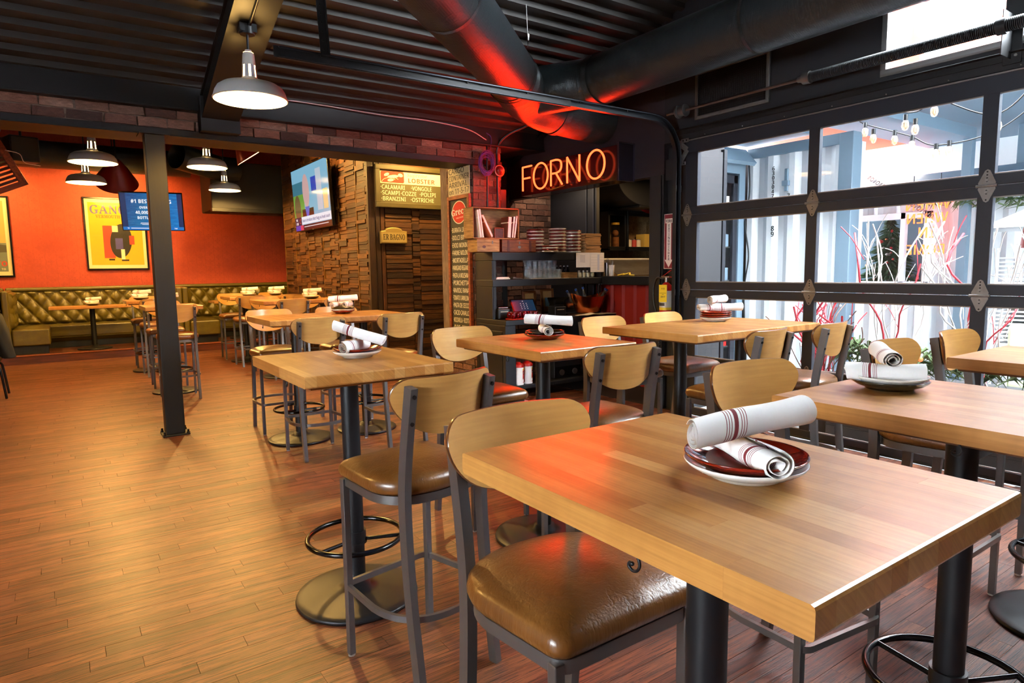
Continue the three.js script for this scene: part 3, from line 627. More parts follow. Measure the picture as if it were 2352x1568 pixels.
function rollGeo(L, r0, turns, wob) {                    // a cloth rolled into a spiral about the x axis
  const S = 72, N = 14, pos = [], uv = [], idx = [], th = 0.0022;
  for (let side = 0; side < 2; side++) for (let i = 0; i <= S; i++) {
    const t = i / S, a = t * turns * 2 * PI, rad = (0.30 + 0.70 * t) * r0 + side * th;
    for (let j = 0; j <= N; j++) { const u = j / N, k = 1 + wob * Math.sin(u * 7 + 1.3 * Math.sin(a)) + 0.1 * (u - 0.5) * wob * 8, flare = (1 - t) * 0.004 * Math.sin(a * 2); pos.push((u - 0.5) * L + flare + 0.006 * Math.sin(a) * (u > 0.5 ? 1 : -1), rad * k * Math.sin(a) * 0.92, rad * k * Math.cos(a)); uv.push(u, t * turns / 3); }
  }
  const o = (S + 1) * (N + 1);
  for (let side = 0; side < 2; side++) for (let i = 0; i < S; i++) for (let j = 0; j < N; j++) { const a = side * o + i * (N + 1) + j, b = a + N + 1; side ? idx.push(a, a + 1, b, b, a + 1, b + 1) : idx.push(a, b, a + 1, b, b + 1, a + 1); }
  for (let i = 0; i < S; i++) for (const j of [0, N]) { const a = i * (N + 1) + j, b = a + N + 1; j ? idx.push(a, b, o + a, b, o + b, o + a) : idx.push(a, o + a, b, b, o + a, o + b); }
  for (let j = 0; j < N; j++) { const a = S * (N + 1) + j; idx.push(a, o + a, a + 1, a + 1, o + a, o + a + 1); }
  const g = new THREE.BufferGeometry(); g.setAttribute('position', new THREE.Float32BufferAttribute(pos, 3)); g.setAttribute('uv', new THREE.Float32BufferAttribute(uv, 2)); g.setIndex(idx); g.computeVertexNormals(); return g;
}
const ROLLS = [rollGeo(0.235, 0.0265, 2.6, 0.05), rollGeo(0.2, 0.0265, 2.4, 0.08), rollGeo(0.25, 0.0265, 2.7, 0.06)];
function plate(x, y, z, m, label, s = 1) { const p = solo('plate', PLATE.coupe, m, label, 'plate', 'plates laid on the bar tables'); p.position.set(x, y, z); p.scale.setScalar(s); return p; }
function napkin(k, x, y, z, turn, tilt, label) { const n = solo('rolled_napkin', ROLLS[k], M.napkin, label, 'napkin', 'rolled striped napkins'); n.rotation.order = 'YZX'; n.rotation.set(k * 0.9, turn, tilt); n.position.set(x, y, z); return n; }
const TY = 1.0703;
// nearest table: white plate, red plate, one roll pointing at the camera, one across it
plate(0.987, TY, -0.69, M.white, 'white plate at the bottom of the stack on nearest table');
plate(0.987, TY + 0.0135, -0.69, M.redPlate, 'glossy red plate on the nearest table under two rolled napkins');
napkin(1, 0.972, TY + 0.051, -0.68, R(66), 0.02, 'rolled napkin with its open end to the camera, nearest table');
napkin(2, 0.972, TY + 0.102, -0.672, R(-12), 0.07, 'striped rolled napkin lying across the other on nearest table');
plate(1.06, TY, -2.72, M.white, 'white plate at the bottom of the pair on second table');
plate(1.06, TY + 0.0135, -2.72, M.redPlate, 'red plate under the tilted napkin on second table');
napkin(1, 1.04, TY + 0.051, -2.71, R(40), 0.0, 'lower rolled napkin on second table, open end to the left');
napkin(0, 1.07, TY + 0.101, -2.72, R(-40), -0.3, 'upper rolled napkin tilting down to the right on second table');
plate(2.13, TY, -2.75, M.redPlate, 'terracotta red plate on the table by the drinks shelf', 1.05);
plate(2.13, TY + 0.0135, -2.75, M.darkPlate, 'dark rimmed plate on the table by the drinks shelf', 1.0);
napkin(1, 2.11, TY + 0.051, -2.72, R(62), 0.0, 'short rolled napkin pointing at the camera by the drinks shelf');
napkin(2, 2.14, TY + 0.101, -2.73, R(-34), -0.06, 'long striped napkin on top, table by the drinks shelf');
plate(3.7, TY, -2.85, M.white, 'white plate under red plates on the table by the glass door');
for (let k = 0; k < 3; k++) plate(3.7, TY + 0.0135 * (k + 1), -2.85, M.redPlate, ['lowest', 'middle', 'topmost'][k] + ' of three red plates by the glass door');
napkin(0, 3.67, TY + 0.096, -2.84, R(-20), 0.0, 'left lower napkin on the red plates by the glass door');
napkin(1, 3.74, TY + 0.096, -2.79, R(-35), 0.0, 'right lower napkin on the red plates by the glass door');
napkin(2, 3.7, TY + 0.15, -2.84, R(15), 0.0, 'topmost napkin on the red plates by the glass door');
plate(2.035, TY, -0.93, M.darkPlate, 'dark plate at the bottom on the right edge table', 1.0);
plate(2.035, TY + 0.0135, -0.93, M.white, 'white plate under plain napkins on the right edge table', 0.98);
napkin(1, 2.0, TY + 0.051, -0.93, R(-58), 0.0, 'large white napkin lying flat on the right edge table');
napkin(0, 2.035, TY + 0.101, -0.945, R(35), 0.02, 'white napkin roll on top, right edge table');
for (const [k, m, w] of [[0, M.redPlate, 'red'], [1, M.white, 'white'], [2, M.darkPlate, 'black']]) plate(2.1, TY + 0.0135 * k, -5.7, m, w + ' plate in the stack of three on the double table');
napkin(0, 2.08, TY + 0.084, -5.7, R(30), 0.0, 'lower left striped napkin on the stack of three plates');
napkin(1, 2.13, TY + 0.084, -5.67, R(55), 0.0, 'lower right striped napkin on the stack of three plates');
napkin(2, 2.1, TY + 0.137, -5.69, R(-15), 0.04, 'upper striped napkin on the stack of three plates');
// settings on the far tables
function farSet(x, y, z, where, n) {
  for (let k = 0; k < n; k++) plate(x, y + 0.0135 * k, z, k % 2 ? M.white : M.darkPlate, ['bottom', 'second', 'third'][k] + ' plate ' + where);
  napkin(0, x - 0.02, y + 0.0135 * (n - 1) + 0.054, z, R(25), 0.0, 'lower napkin ' + where);
  napkin(2, x + 0.02, y + 0.0135 * (n - 1) + 0.108, z + 0.01, R(-30), 0.05, 'upper napkin ' + where);
}
farSet(2.95, TY, -9.25, 'on the table before the mosaic wood wall', 2);
farSet(2.55, TY, -11.2, 'on the left of the farthest double table', 2);
farSet(3.0, TY, -11.3, 'on the right of the farthest double table', 2);
farSet(1.05, TY, -8.85, 'on the table hidden behind the post', 2);
farSet(1.0, TY, -11.2, 'on the small table left of the post', 2);
// ================================================================ DUCTS, DOOR GEAR, PENDANTS, SIGN
function ductTube(pts, r, seg, tension = 0.5) { return tube(pts, r, seg, 48, false, tension); }
const ductG = thing('air_duct', 'big black insulated round air duct hung diagonally under the ceiling', 'duct', [0, 0, 0]);
part(ductG, 'straight_run', ductTube([[1.0, 3.16, -2.72], [1.9, 3.16, -3.52], [2.8, 3.16, -4.32], [3.52, 3.16, -4.97]], 0.232, 60), M.duct);
part(ductG, 'elbow', ductTube([[3.4, 3.16, -4.86], [3.62, 3.15, -5.06], [3.86, 3.12, -5.24], [4.12, 3.08, -5.33], [4.34, 3.06, -5.36]], 0.236, 40), M.tape);
part(ductG, 'wall_run', ductTube([[4.3, 3.06, -5.36], [4.6, 3.04, -5.37], [4.99, 3.02, -5.38]], 0.23, 24), M.duct);
part(ductG, 'taped_joint', [ductTube([[3.44, 3.16, -4.9], [3.54, 3.158, -4.985]], 0.241, 6), ductTube([[4.28, 3.06, -5.356], [4.35, 3.055, -5.362]], 0.24, 6), ductTube([[2.1, 3.16, -3.698], [2.13, 3.16, -3.725]], 0.2345, 4)], M.tape);
const duct2 = thing('branch_duct', 'black insulated branch duct running above the glass door', 'duct', [0, 0, 0]);
part(duct2, 'straight_run', ductTube([[4.3, 3.2, -4.7], [4.31, 3.21, -3.5], [4.32, 3.22, -2.0], [4.32, 3.22, 1.0]], 0.225, 90), M.duct);
part(duct2, 'collar', ductTube([[3.84, 3.13, -5.23], [4.06, 3.17, -5.03], [4.24, 3.195, -4.85], [4.3, 3.2, -4.66]], 0.222, 30), M.tape);
part(duct2, 'taped_joint', [ductTube([[4.3, 3.2, -4.72], [4.3, 3.2, -4.62]], 0.234, 6), ductTube([[4.313, 3.214, -3.02], [4.313, 3.214, -2.995]], 0.2275, 4), ductTube([[4.318, 3.218, -1.9], [4.318, 3.218, -1.87]], 0.2275, 4)], M.tape);
const hanger = thing('duct_hanger', 'steel wire hanger holding the diagonal duct to the ceiling', 'hanger', [3.5, 3.385, -4.72]);
part(hanger, 'wire', [rod([0, 0.03, 0], [-0.03, roofY(-4.72) - 3.37, 0.02], 0.004, 6), tube([[-0.02, 0.0, 0.03], [0, 0.03, 0], [0.02, 0.0, -0.03], [0.03, 0, -0.05]], 0.004, 16, 6)], M.galv);
part(hanger, 'clip', [cy(0.012, 0.012, 0.03, 0, 0.05, 0, 8), bx(0.014, 0.03, 0.014, 0.004, 0.075, 0)], M.galv);

// door track: horizontal run into the room, bend and vertical run at the jamb
const track = thing('door_track', 'black steel overhead door track curving down beside the glass door', 'door track', [0, 0, 0]);
{
  const y = 2.815, z = -4.27, path = [];
  for (let i = 0; i <= 16; i++) path.push([1.23 + (4.6 - 1.23) * i / 16, y]);
  for (let i = 1; i <= 12; i++) { const a = PI / 2 * i / 12; path.push([4.6 + 0.33 * Math.sin(a), y - 0.33 + 0.33 * Math.cos(a)]); }
  for (let i = 1; i <= 10; i++) path.push([4.93, y - 0.33 - (y - 0.35) * i / 10]);
  const mk = (dz0, dz1, o0, o1) => {                         // ribbon between two offsets normal to the path
    const pos = [], idx = [];
    path.forEach(([x, yy], i) => { const a = path[Math.max(0, i - 1)], b = path[Math.min(path.length - 1, i + 1)], dx = b[0] - a[0], dy = b[1] - a[1], l = Math.hypot(dx, dy), nx = dy / l, ny = -dx / l; for (const [o, d] of [[o0, dz0], [o1, dz0], [o1, dz1], [o0, dz1]]) pos.push(x + nx * o, yy + ny * o, z + d); });
    for (let i = 0; i + 1 < path.length; i++) for (let k = 0; k < 4; k++) { const a = i * 4 + k, b = i * 4 + (k + 1) % 4; idx.push(a, b, a + 4, b, b + 4, a + 4); }
    const l = (path.length - 1) * 4; idx.push(0, 2, 1, 0, 3, 2, l, l + 1, l + 2, l, l + 2, l + 3);
    const g = new THREE.BufferGeometry(); g.setAttribute('position', new THREE.Float32BufferAttribute(pos, 3)); g.setIndex(idx); return toCreasedNormals(clean(g), R(40));
  };
  part(track, 'channel', [mk(-0.03, -0.026, -0.028, 0.028), mk(-0.028, 0.022, -0.03, -0.026), mk(-0.028, 0.012, 0.026, 0.03), mk(0.018, 0.022, -0.03, -0.018)], mat({ color: 0x2a2d33, roughness: 0.4, metalness: 0.5 }));
  part(track, 'stiffener_angle', [rspan(1.2, 3.6, 2.845, 2.85, -4.34, -4.27, 0.001), rspan(1.2, 3.6, 2.78, 2.85, -4.273, -4.269, 0.001)], M.steelDark);
  for (let k = 0; k < 6; k++) part(track, 'track_bolt', cy(0.007, 0.007, 0.01, 0, 0, 0, 6).rotateX(PI / 2).translate(1.5 + k * 0.55, 2.83, -4.262), M.bolt);
  for (const yy of [0.5, 1.2, 2.2]) part(track, 'jamb_bracket', rspan(4.93, 5.02, yy - 0.03, yy + 0.03, -4.305, -4.295, 0.002), M.galv);
}
const strut = thing('track_strut', 'perforated steel angle hanging the door track from the ceiling', 'strut', [1.53, 2.83, -4.28]);
part(strut, 'angle', [bar([0, 0, 0], [-0.05, roofY(-4.28) - 2.83, 0.0], 0.055, 0.004), bar([0.027, 0, 0.0], [-0.02, roofY(-4.28) - 2.83, 0.0], 0.004, 0.05)], M.steelDark);
for (let k = 0; k < 14; k++) part(strut, 'punched_hole', cy(0.007, 0.007, 0.007, 0, 0, 0, 8).rotateX(PI / 2).translate(-0.0035 * k - 0.006, 0.05 + k * 0.055, 0.002), M.bolt);
const topBracket = thing('roller_bracket', 'bright zinc top roller bracket at the corner of the glass door', 'bracket', [4.99, 2.5, -4.2]);
part(topBracket, 'plate', [bar([-0.015, 0.13, -0.1], [-0.01, 0.05, 0.0], 0.05, 0.003, V(1, 0, 0)), bar([-0.01, 0.05, 0.0], [-0.012, -0.06, -0.08], 0.05, 0.003, V(1, 0, 0)), bx(0.006, 0.035, 0.09, -0.006, 0.14, -0.03), bx(0.006, 0.03, 0.08, -0.006, -0.07, -0.06)], M.galv);
for (const [y, z] of [[0.14, -0.05], [0.14, -0.01], [-0.07, -0.08], [-0.07, -0.04]]) part(topBracket, 'screw', sp(0.008, -0.01, y, z, 8), M.bolt);

// torsion spring and shaft over the door
const shaft = thing('torsion_shaft', 'rusty steel torsion shaft with spring across the top of the glass door', 'door spring', [4.83, 2.875, 0]);
part(shaft, 'shaft', rod([0, 0, -4.32], [0, 0, 1.9], 0.0125, 12), mat({ color: 0x6b5a54, roughness: 0.4, metalness: 0.8 }));
{
  part(shaft, 'spring_core', cy(0.0355, 0.0355, 2.35, 0, 0, 0, 20).rotateX(PI / 2).translate(0, 0, -1.725), M.black);
  const turns = []; for (let k = 0; k < 230; k++) turns.push(new THREE.TorusGeometry(0.0365, 0.0047, 5, 16).translate(0, 0, -2.9 + k * 0.0101));
  part(shaft, 'spring', turns, M.black).userData.kind = 'stuff';
}
part(shaft, 'drum', [cy(0.058, 0.058, 0.02, 0, 0, 0, 28).rotateX(PI / 2).translate(0, 0, -4.18), cy(0.045, 0.045, 0.07, 0, 0, 0, 28).rotateX(PI / 2).translate(0, 0, -4.14), cy(0.055, 0.055, 0.012, 0, 0, 0, 28).rotateX(PI / 2).translate(0, 0, -4.1)], M.stoolMetal);
part(shaft, 'winding_cone', [cy(0.047, 0.044, 0.06, 0, 0, 0, 20).rotateX(PI / 2).translate(0, 0, -2.92), cy(0.03, 0.02, 0.05, 0, 0, 0, 12).rotateX(PI / 2).translate(0, 0, -2.97)], M.stoolMetal);
part(shaft, 'centre_bracket', [rspan(-0.01, 0.15, -0.17, 0.1, -1.66, -1.654), rspan(0.15, 0.16, -0.2, 0.2, -1.7, -1.6), cy(0.05, 0.05, 0.05, 0, 0, 0, 20).rotateX(PI / 2).translate(0, 0, -1.66)], M.steelDark);
part(shaft, 'bracket_bolt', [[-0.12, -1.67], [-0.15, -1.63], [-0.15, -1.67]].map(([y, z]) => cy(0.009, 0.009, 0.008, 0, 0, 0, 6).rotateZ(PI / 2).translate(0.147, y, z)), M.galv);
const rail = thing('header_angle', 'long black steel angle above the glass door', 'angle bar', [4.96, 2.74, -1.3]);
part(rail, 'flange', [rspan(-0.02, 0.03, 0, 0.006, -3.1, 3.1, 0.002), rspan(0.024, 0.03, -0.04, 0.006, -3.1, 3.1, 0.002)], M.steelDark);
const vent = thing('vent_grille', 'square wire mesh vent grille above the glass door', 'vent', [4.985, 3.02, -3.73]);
{
  part(vent, 'frame', [rspan(-0.01, 0.012, -0.215, -0.185, -0.385, 0.385, 0.002), rspan(-0.01, 0.012, 0.185, 0.215, -0.385, 0.385, 0.002), rspan(-0.01, 0.012, -0.2, 0.2, -0.385, -0.355, 0.002), rspan(-0.01, 0.012, -0.2, 0.2, 0.355, 0.385, 0.002)], M.galv);
  const w = []; for (let k = 0; k < 38; k++) w.push(bx(0.0025, 0.38, 0.0025, 0.0, 0, -0.35 + k * 0.019)); for (let k = 0; k < 20; k++) w.push(bx(0.0025, 0.0025, 0.71, 0.001, -0.18 + k * 0.019, 0));
  part(vent, 'wire_mesh', w, M.steelDark).userData.kind = 'stuff';
  for (const z of [-0.36, -0.1, 0.15, 0.36]) part(vent, 'screw', sp(0.006, -0.012, -0.2, z, 8), M.galv);
}

// ---- barn pendants
const SHD = (() => {
  const out = [[0.26, 0], [0.262, 0.006], [0.257, 0.02], [0.246, 0.055], [0.228, 0.085], [0.195, 0.107], [0.14, 0.122], [0.09, 0.132], [0.062, 0.142], [0.055, 0.15]];
  const inn = out.map(([r, y]) => [Math.max(0.05, r - 0.004), y - 0.003]);
  return { outer: lathe(out, 56), inner: lathe([...inn].reverse(), 56), rim: new THREE.TorusGeometry(0.26, 0.0045, 8, 64).rotateX(PI / 2).translate(0, 0.003, 0) };
})();
const NECK = {
  top: join([lathe([[0.036, 0.335], [0.041, 0.32], [0.047, 0.245]], 32), lathe([[0, 0.336], [0.037, 0.336]], 32), cy(0.022, 0.03, 0.02, 0, 0.345, 0, 20)]),
  rib: Array.from({ length: 7 }, (_, k) => new THREE.CylinderGeometry(0.047, 0.053, 0.085, 6, 1, true, k * 2 * PI / 7, 0.58).translate(0, 0.2025, 0)),
  collar: lathe([[0.053, 0.16], [0.058, 0.156], [0.06, 0.148], [0.056, 0.14]], 32),
};
M.shadeDouble = mat({ color: 0x9a9aa0, roughness: 0.5, metalness: 0.1, side: THREE.DoubleSide });
function pendant(x, y, z, top, label, power = LAMP_POWER) {
  const t = thing('pendant_lamp', label, 'lamp', [x, y, z], 0, 'grey barn pendant lamps');
  const shade = part(t, 'lamp_shade', SHD.outer, M.shadeOut); part(shade, 'white_lining', SHD.inner, M.shadeIn); part(shade, 'rim', SHD.rim, M.shadeOut);
  const neck = part(t, 'neck', NECK.top, M.shadeOut); for (const r of NECK.rib) part(neck, 'vent_rib', r, M.shadeDouble); part(neck, 'collar', NECK.collar, M.shadeOut);
  part(t, 'bulb', lathe([[0, -0.0], [0.02, 0.004], [0.032, 0.022], [0.034, 0.04], [0.026, 0.065], [0.016, 0.09], [0.014, 0.2], [0.012, 0.24], [0, 0.24]].map(([r, yy]) => [r, yy + 0.035]), 20), M.bulb, 'glowing bulb');
  part(t, 'stem', rod([0, 0.35, 0], [0, top - y, 0], 0.009, 10), M.black);
  part(t, 'canopy', [cy(0.055, 0.055, 0.05, 0, top - y - 0.03, 0, 8), bx(0.12, 0.06, 0.09, 0, top - y - 0.012, 0)], M.black);
  const l = new THREE.PointLight(LAMP_COLOR, power); l.position.set(0, 0.075, 0); l.castShadow = true; l.shadow.radius = 1.6; l.shadow.bias = -0.002; t.add(l);
  return t;
}
pendant(1.27, 2.72, -5.17, beamY(-5.17), 'grey barn pendant lamp hanging from the sloping steel beam');
pendant(0.45, 2.8, -9.45, 4.2, 'upper left barn pendant lamp left of the post');
pendant(0.45, 2.82, -11.7, 4.2, 'lower left barn pendant lamp left of the post');
pendant(1.82, 2.92, -10.0, 4.2, 'upper barn pendant lamp just right of the post');
pendant(2.5, 2.89, -12.3, 4.2, 'lower barn pendant lamp right of the post, before the dark soffit');
pendant(2.6, 3.1, -7.7, 4.2, 'barn pendant lamp behind the brick header by the mosaic wall', 7);
pendant(4.25, 3.12, -7.75, 4.2, 'barn pendant lamp behind the brick header over the restroom door');
pendant(-2.05, 2.72, -5.17, beamY(-5.17), 'barn pendant lamp on the second beam, left of the view');
const cond = thing('beam_conduit', 'thin conduit running along the sloping beam to the pendant', 'conduit', [1.27, beamY(-5.17) - 0.012, -5.17]);
part(cond, 'pipe', rod([0.01, 0, 0], [0.02, SL * 4.2, 4.2], 0.011, 10), M.black);

// ---- FORNO neon sign
const sign = thing('neon_sign', 'red neon sign reading FORNO on a black box', 'neon sign', [4.72, 2.53, -5.79]);
{
  const z0 = -0.84, z1 = 0.86, y0 = -0.185, y1 = 0.17;
  part(sign, 'back_box', [rspan(0.07, 0.27, y0, y1, z0, z1, 0.004)], mat({ color: 0x32100f, roughness: 0.16, metalness: 0.2 }), 'glossy dark box');  // dark red of the box carries the neon glow in its colour
  part(sign, 'end_channel', [rspan(0.05, 0.28, y0 - 0.01, y1 + 0.02, z1, z1 + 0.012, 0.002), rspan(0.05, 0.056, y0 - 0.01, y1 + 0.02, z1, z1 + 0.03, 0.001), rspan(0.274, 0.28, y0 - 0.01, y1 + 0.02, z1, z1 + 0.03, 0.001), rspan(0.05, 0.28, y1 + 0.015, y1 + 0.02, z1, z1 + 0.03, 0.001), rspan(0.05, 0.28, y0 - 0.01, y0 - 0.005, z1, z1 + 0.03, 0.001)], mat({ color: 0x3a3440, roughness: 0.35, metalness: 0.6 }));
  M.neon = mat({ color: 0xff5a20, emissive: new THREE.Color().setRGB(1, 0.085, 0.02), emissiveIntensity: 4.2 });
  const tr = 0.0105, H = 0.29;
  const L = { F: [[[0, 0], [0, 1]], [[0, 1], [0.62, 1]], [[0, 0.52], [0.5, 0.52]]], R: [[[0, 0], [0, 1]], [[0, 1], [0.35, 1], [0.58, 0.92], [0.64, 0.74], [0.56, 0.56], [0.34, 0.49], [0, 0.49]], [[0.3, 0.49], [0.68, 0]]], N: [[[0, 0], [0, 1]], [[0, 1], [0.7, 0]], [[0.7, 0], [0.7, 1]]] };
  const O = []; for (let i = 0; i <= 28; i++) { const a = PI * 1.5 + i / 28 * 2 * PI; O.push([0.46 + 0.46 * Math.cos(a), 0.5 + 0.52 * Math.sin(a)]); }
  L.O = [O];
  const word = [['F', 0.03], ['O', 0.25], ['R', 0.58], ['N', 0.87], ['O', 1.2]];
  for (const [c, off] of word) {
    const gs = L[c].map((st) => { const p = st.map(([a, b]) => [0, -0.14 + b * H * 0.97, -0.74 + off + a * H * 1.02]); return c === 'O' ? tube(p, tr, 60, 8) : st.length > 2 ? tube(p, tr, 40, 8) : rod(p[0], p[1], tr, 8); });
    part(sign, 'letter_' + c.toLowerCase(), gs, M.neon, 'glowing neon letter ' + c);
  }
  const st = []; for (const z of [-0.71, -0.45, -0.12, 0.16, 0.4, 0.6]) for (const y of [-0.14, 0.13]) st.push(rod([0, y, z], [0.08, y, z], 0.004, 6));
  part(sign, 'tube_support', st, M.bolt);
  part(sign, 'power_lead', tube([[0.08, -0.13, -0.3], [0.03, -0.17, -0.2], [0.03, -0.16, -0.05], [0.08, -0.14, 0.0]], 0.006, 20, 6), mat({ color: 0x9b7a1c, roughness: 0.4 }));
  const l = new THREE.RectAreaLight(NEON_COLOR, NEON_POWER, 1.5, 0.3); l.position.set(-0.03, 0, 0); l.rotation.y = PI / 2; sign.add(l);
}
const brace = thing('roof_brace', 'slanted dark steel brace above the FORNO sign', 'brace', [4.93, 2.8, -7.0]);
part(brace, 'angle', [bar([0, -0.02, -0.1], [0, 0.56, 1.5], 0.006, 0.09, V(1, 0, 0)), bar([-0.03, 0.06, -0.1], [-0.03, 0.64, 1.5], 0.09, 0.006, V(1, 0, 0)), bar([-0.02, 0.16, -0.3], [-0.02, 0.7, 1.2], 0.05, 0.05, V(1, 0, 0))], M.steelDark);
const cable1 = thing('ceiling_cable', 'white data cable along the steel channel over the brick header', 'cable', [0, 0, 0]);
part(cable1, 'run', tube([[1.5, 3.075, -6.415], [2.2, 3.07, -6.415], [2.9, 3.05, -6.41], [3.4, 3.055, -6.41], [3.9, 3.02, -6.42], [4.15, 2.93, -6.42]], 0.006, 60, 6), mat({ color: 0xb8aeb8, roughness: 0.5 }));
// ================================================================ ALCOVE, DRINKS SHELF, KITCHEN HATCH
const alcove = structGroup('wall_alcove');
part(alcove, 'mortar', span(4.4, 5.78, -0.05, 2.9, -7.32, -7.265), M.mortar);
brickwork(alcove, 'x', 4.41, 5.75, 0.0, 2.88, -7.25, 0.078, 0.205);
part(alcove, 'steel_post', [rspan(4.42, 4.5, 0, 2.4, -6.62, -6.54, 0.004), rspan(4.62, 4.7, 0, 2.5, -7.24, -7.16, 0.004)], M.steelDark);
const hatchM = mat({ color: 0x1a1c22, roughness: 0.5, metalness: 0.2 });
const hatch = structGroup('wall_kitchen');
part(hatch, 'dark_panel', [span(5.75, 5.8, -0.05, 2.65, -7.26, -6.31), span(5.75, 5.8, 2.56, 2.65, -6.31, -5.35), span(5.75, 5.8, -0.05, 2.65, -5.35, -4.36)], hatchM);
part(hatch, 'panel_rib', [-6.36, -6.5].map((z) => rspan(5.735, 5.76, 0, 2.6, z - 0.012, z + 0.012, 0.003)), M.doorPaint);
part(hatch, 'sill', rspan(5.64, 5.9, 1.24, 1.345, -6.33, -5.3, 0.005), M.black);
{
  const p = []; for (let z = -6.31; z < -5.35; z += 0.2) p.push([z, 0], [z + 0.07, 0], [z + 0.095, 0.03], [z + 0.175, 0.03]);
  const pos = [], idx = []; p.forEach(([z, d]) => { z = Math.min(z, -5.35); pos.push(5.745 + d, 0, z, 5.745 + d, 1.25, z); }); for (let i = 0; i + 1 < p.length; i++) idx.push(2 * i, 2 * i + 2, 2 * i + 1, 2 * i + 1, 2 * i + 2, 2 * i + 3);
  const g = new THREE.BufferGeometry(); g.setAttribute('position', new THREE.Float32BufferAttribute(pos, 3)); g.setIndex(idx); const f = g.toNonIndexed(); f.computeVertexNormals();
  part(hatch, 'red_corrugated_panel', f, M.redPanel);
}
part(hatch, 'kitchen_shell', [span(5.8, 8.2, -0.1, 0.0, -7.3, -5.25), span(5.8, 8.2, 2.75, 2.85, -7.3, -5.25), span(8.1, 8.2, 0, 2.8, -7.3, -5.25), span(5.8, 8.2, -0.1, 2.8, -5.32, -5.25), span(5.1, 5.8, -0.1, 2.74, -4.46, -4.4)], M.wallDark);
part(hatch, 'floor_slab', span(5.0, 5.8, -0.1, -0.002, -7.3, -4.4), M.subfloor);
{
  part(hatch, 'tile_bed', span(5.8, 8.15, 0, 2.75, -7.3, -7.2), mat({ color: 0x8d7c62, roughness: 0.9 }));
  const tg = boxUV(bx(0.296, 0.196, 0.02), 0.6, 0.6), tm = [0xb5966a, 0xac8c60, 0xbf9f74].map((c) => mat({ color: c, map: T.stone, roughness: 0.7 }));
  for (let r = 0; r < 8; r++) for (let k = 0; k < 8; k++) part(hatch, 'wall_tile', tg, pick(tm)).position.set(5.95 + k * 0.3 + (r % 2) * 0.12, 1.25 + r * 0.2, -7.195);
}
// kitchen things behind the hatch
const klight = thing('kitchen_lamp', 'warm lamp under the kitchen ceiling behind the hatch', 'lamp', [6.5, 2.64, -5.6]);
part(klight, 'housing', rspan(-0.25, 0.25, 0.02, 0.09, -0.1, 0.1, 0.01), M.steelDark);
part(klight, 'diffuser', rspan(-0.23, 0.23, 0.0, 0.02, -0.08, 0.08, 0.004), mat({ color: 0xffffff, emissive: new THREE.Color(0xffd9a0), emissiveIntensity: 6 }), 'glowing diffuser');
{ const l = new THREE.RectAreaLight(0xffcc8c, 120, 0.46, 0.16); l.position.set(0, -0.01, 0); l.rotation.x = -PI / 2; klight.add(l); }
const hood = thing('exhaust_hood', 'dark curved exhaust hood hanging in the kitchen hatch', 'hood', [6.75, 2.66, -6.75]);
part(hood, 'hood_body', (() => { const s = [[-0.5, 0.0]]; for (let i = 0; i <= 12; i++) { const a = PI / 2 * i / 12; s.push([-0.5 + 0.55 * (1 - Math.cos(a)), -0.36 * Math.sin(a)]); } s.push([0.42, -0.36], [0.42, 0]); return extr(s, 0.62, 0.006, 1).translate(0, 0, -0.31); })(), hatchM);
part(hood, 'lower_lip', rspan(-0.1, 0.44, -0.385, -0.358, -0.33, 0.33, 0.004), M.black);
function ovenBox(x0, x1, label) {
  const o = thing('wall_shelf_box', label, 'shelf', [(x0 + x1) / 2, 1.7, -7.03], 0, 'open black shelf boxes in the kitchen');
  const w = (x1 - x0) / 2, d = 0.15, t = 0.03;
  part(o, 'frame', [rspan(-w, w, 0, t, -d, d), rspan(-w, w, 0.55, 0.58, -d, d), rspan(-w, -w + t, 0, 0.58, -d, d), rspan(w - t, w, 0, 0.58, -d, d), rspan(-w, w, 0.03, 0.055, d - 0.02, d), rspan(-w, w, 0.5, 0.55, d - 0.02, d)], M.black);
  return o;
}
ovenBox(6.5, 6.86, 'narrow open black shelf box on the kitchen tiles'); ovenBox(6.88, 7.75, 'wide open black shelf box on the kitchen tiles');
const carton = solo('carton', boxUV(rspan(7.3, 7.62, 1.73, 1.95, -7.12, -6.94, 0.003), 0.3, 0.3), mat({ color: 0xd8b24a, roughness: 0.7 }), 'yellow open carton in the wide kitchen shelf box', 'carton');
const basket = thing('wicker_basket', 'brown wicker basket in the wide kitchen shelf box', 'basket', [7.67, 1.73, -7.03]);
part(basket, 'rim', rspan(-0.045, 0.045, 0.3, 0.32, -0.09, 0.09), M.caseWood); for (let k = 0; k < 10; k++) part(basket, 'weave', rspan(-0.045, 0.045, 0.03 * k, 0.03 * k + 0.024, -0.09, 0.09, 0.006), k % 2 ? M.caseWood : M.riser);
const pasta = thing('pasta_jar', 'tall glass jar of pasta in the narrow kitchen shelf box', 'jar', [6.7, 1.73, -6.95]);
part(pasta, 'jar_body', cy(0.06, 0.06, 0.34, 0, 0.17, 0, 24), phys({ color: 0xffffff, transmission: 1, thickness: 0, roughness: 0.05 })); part(pasta, 'pasta', [cy(0.054, 0.054, 0.16, 0, 0.085, 0, 16), sp(0.05, 0, 0.22, 0, 12)], mat({ color: 0x9a5f25, map: T.stone, roughness: 0.8 })); part(pasta, 'lid', cy(0.062, 0.062, 0.03, 0, 0.355, 0, 24), mat({ color: 0xc49a2c, roughness: 0.4 }));
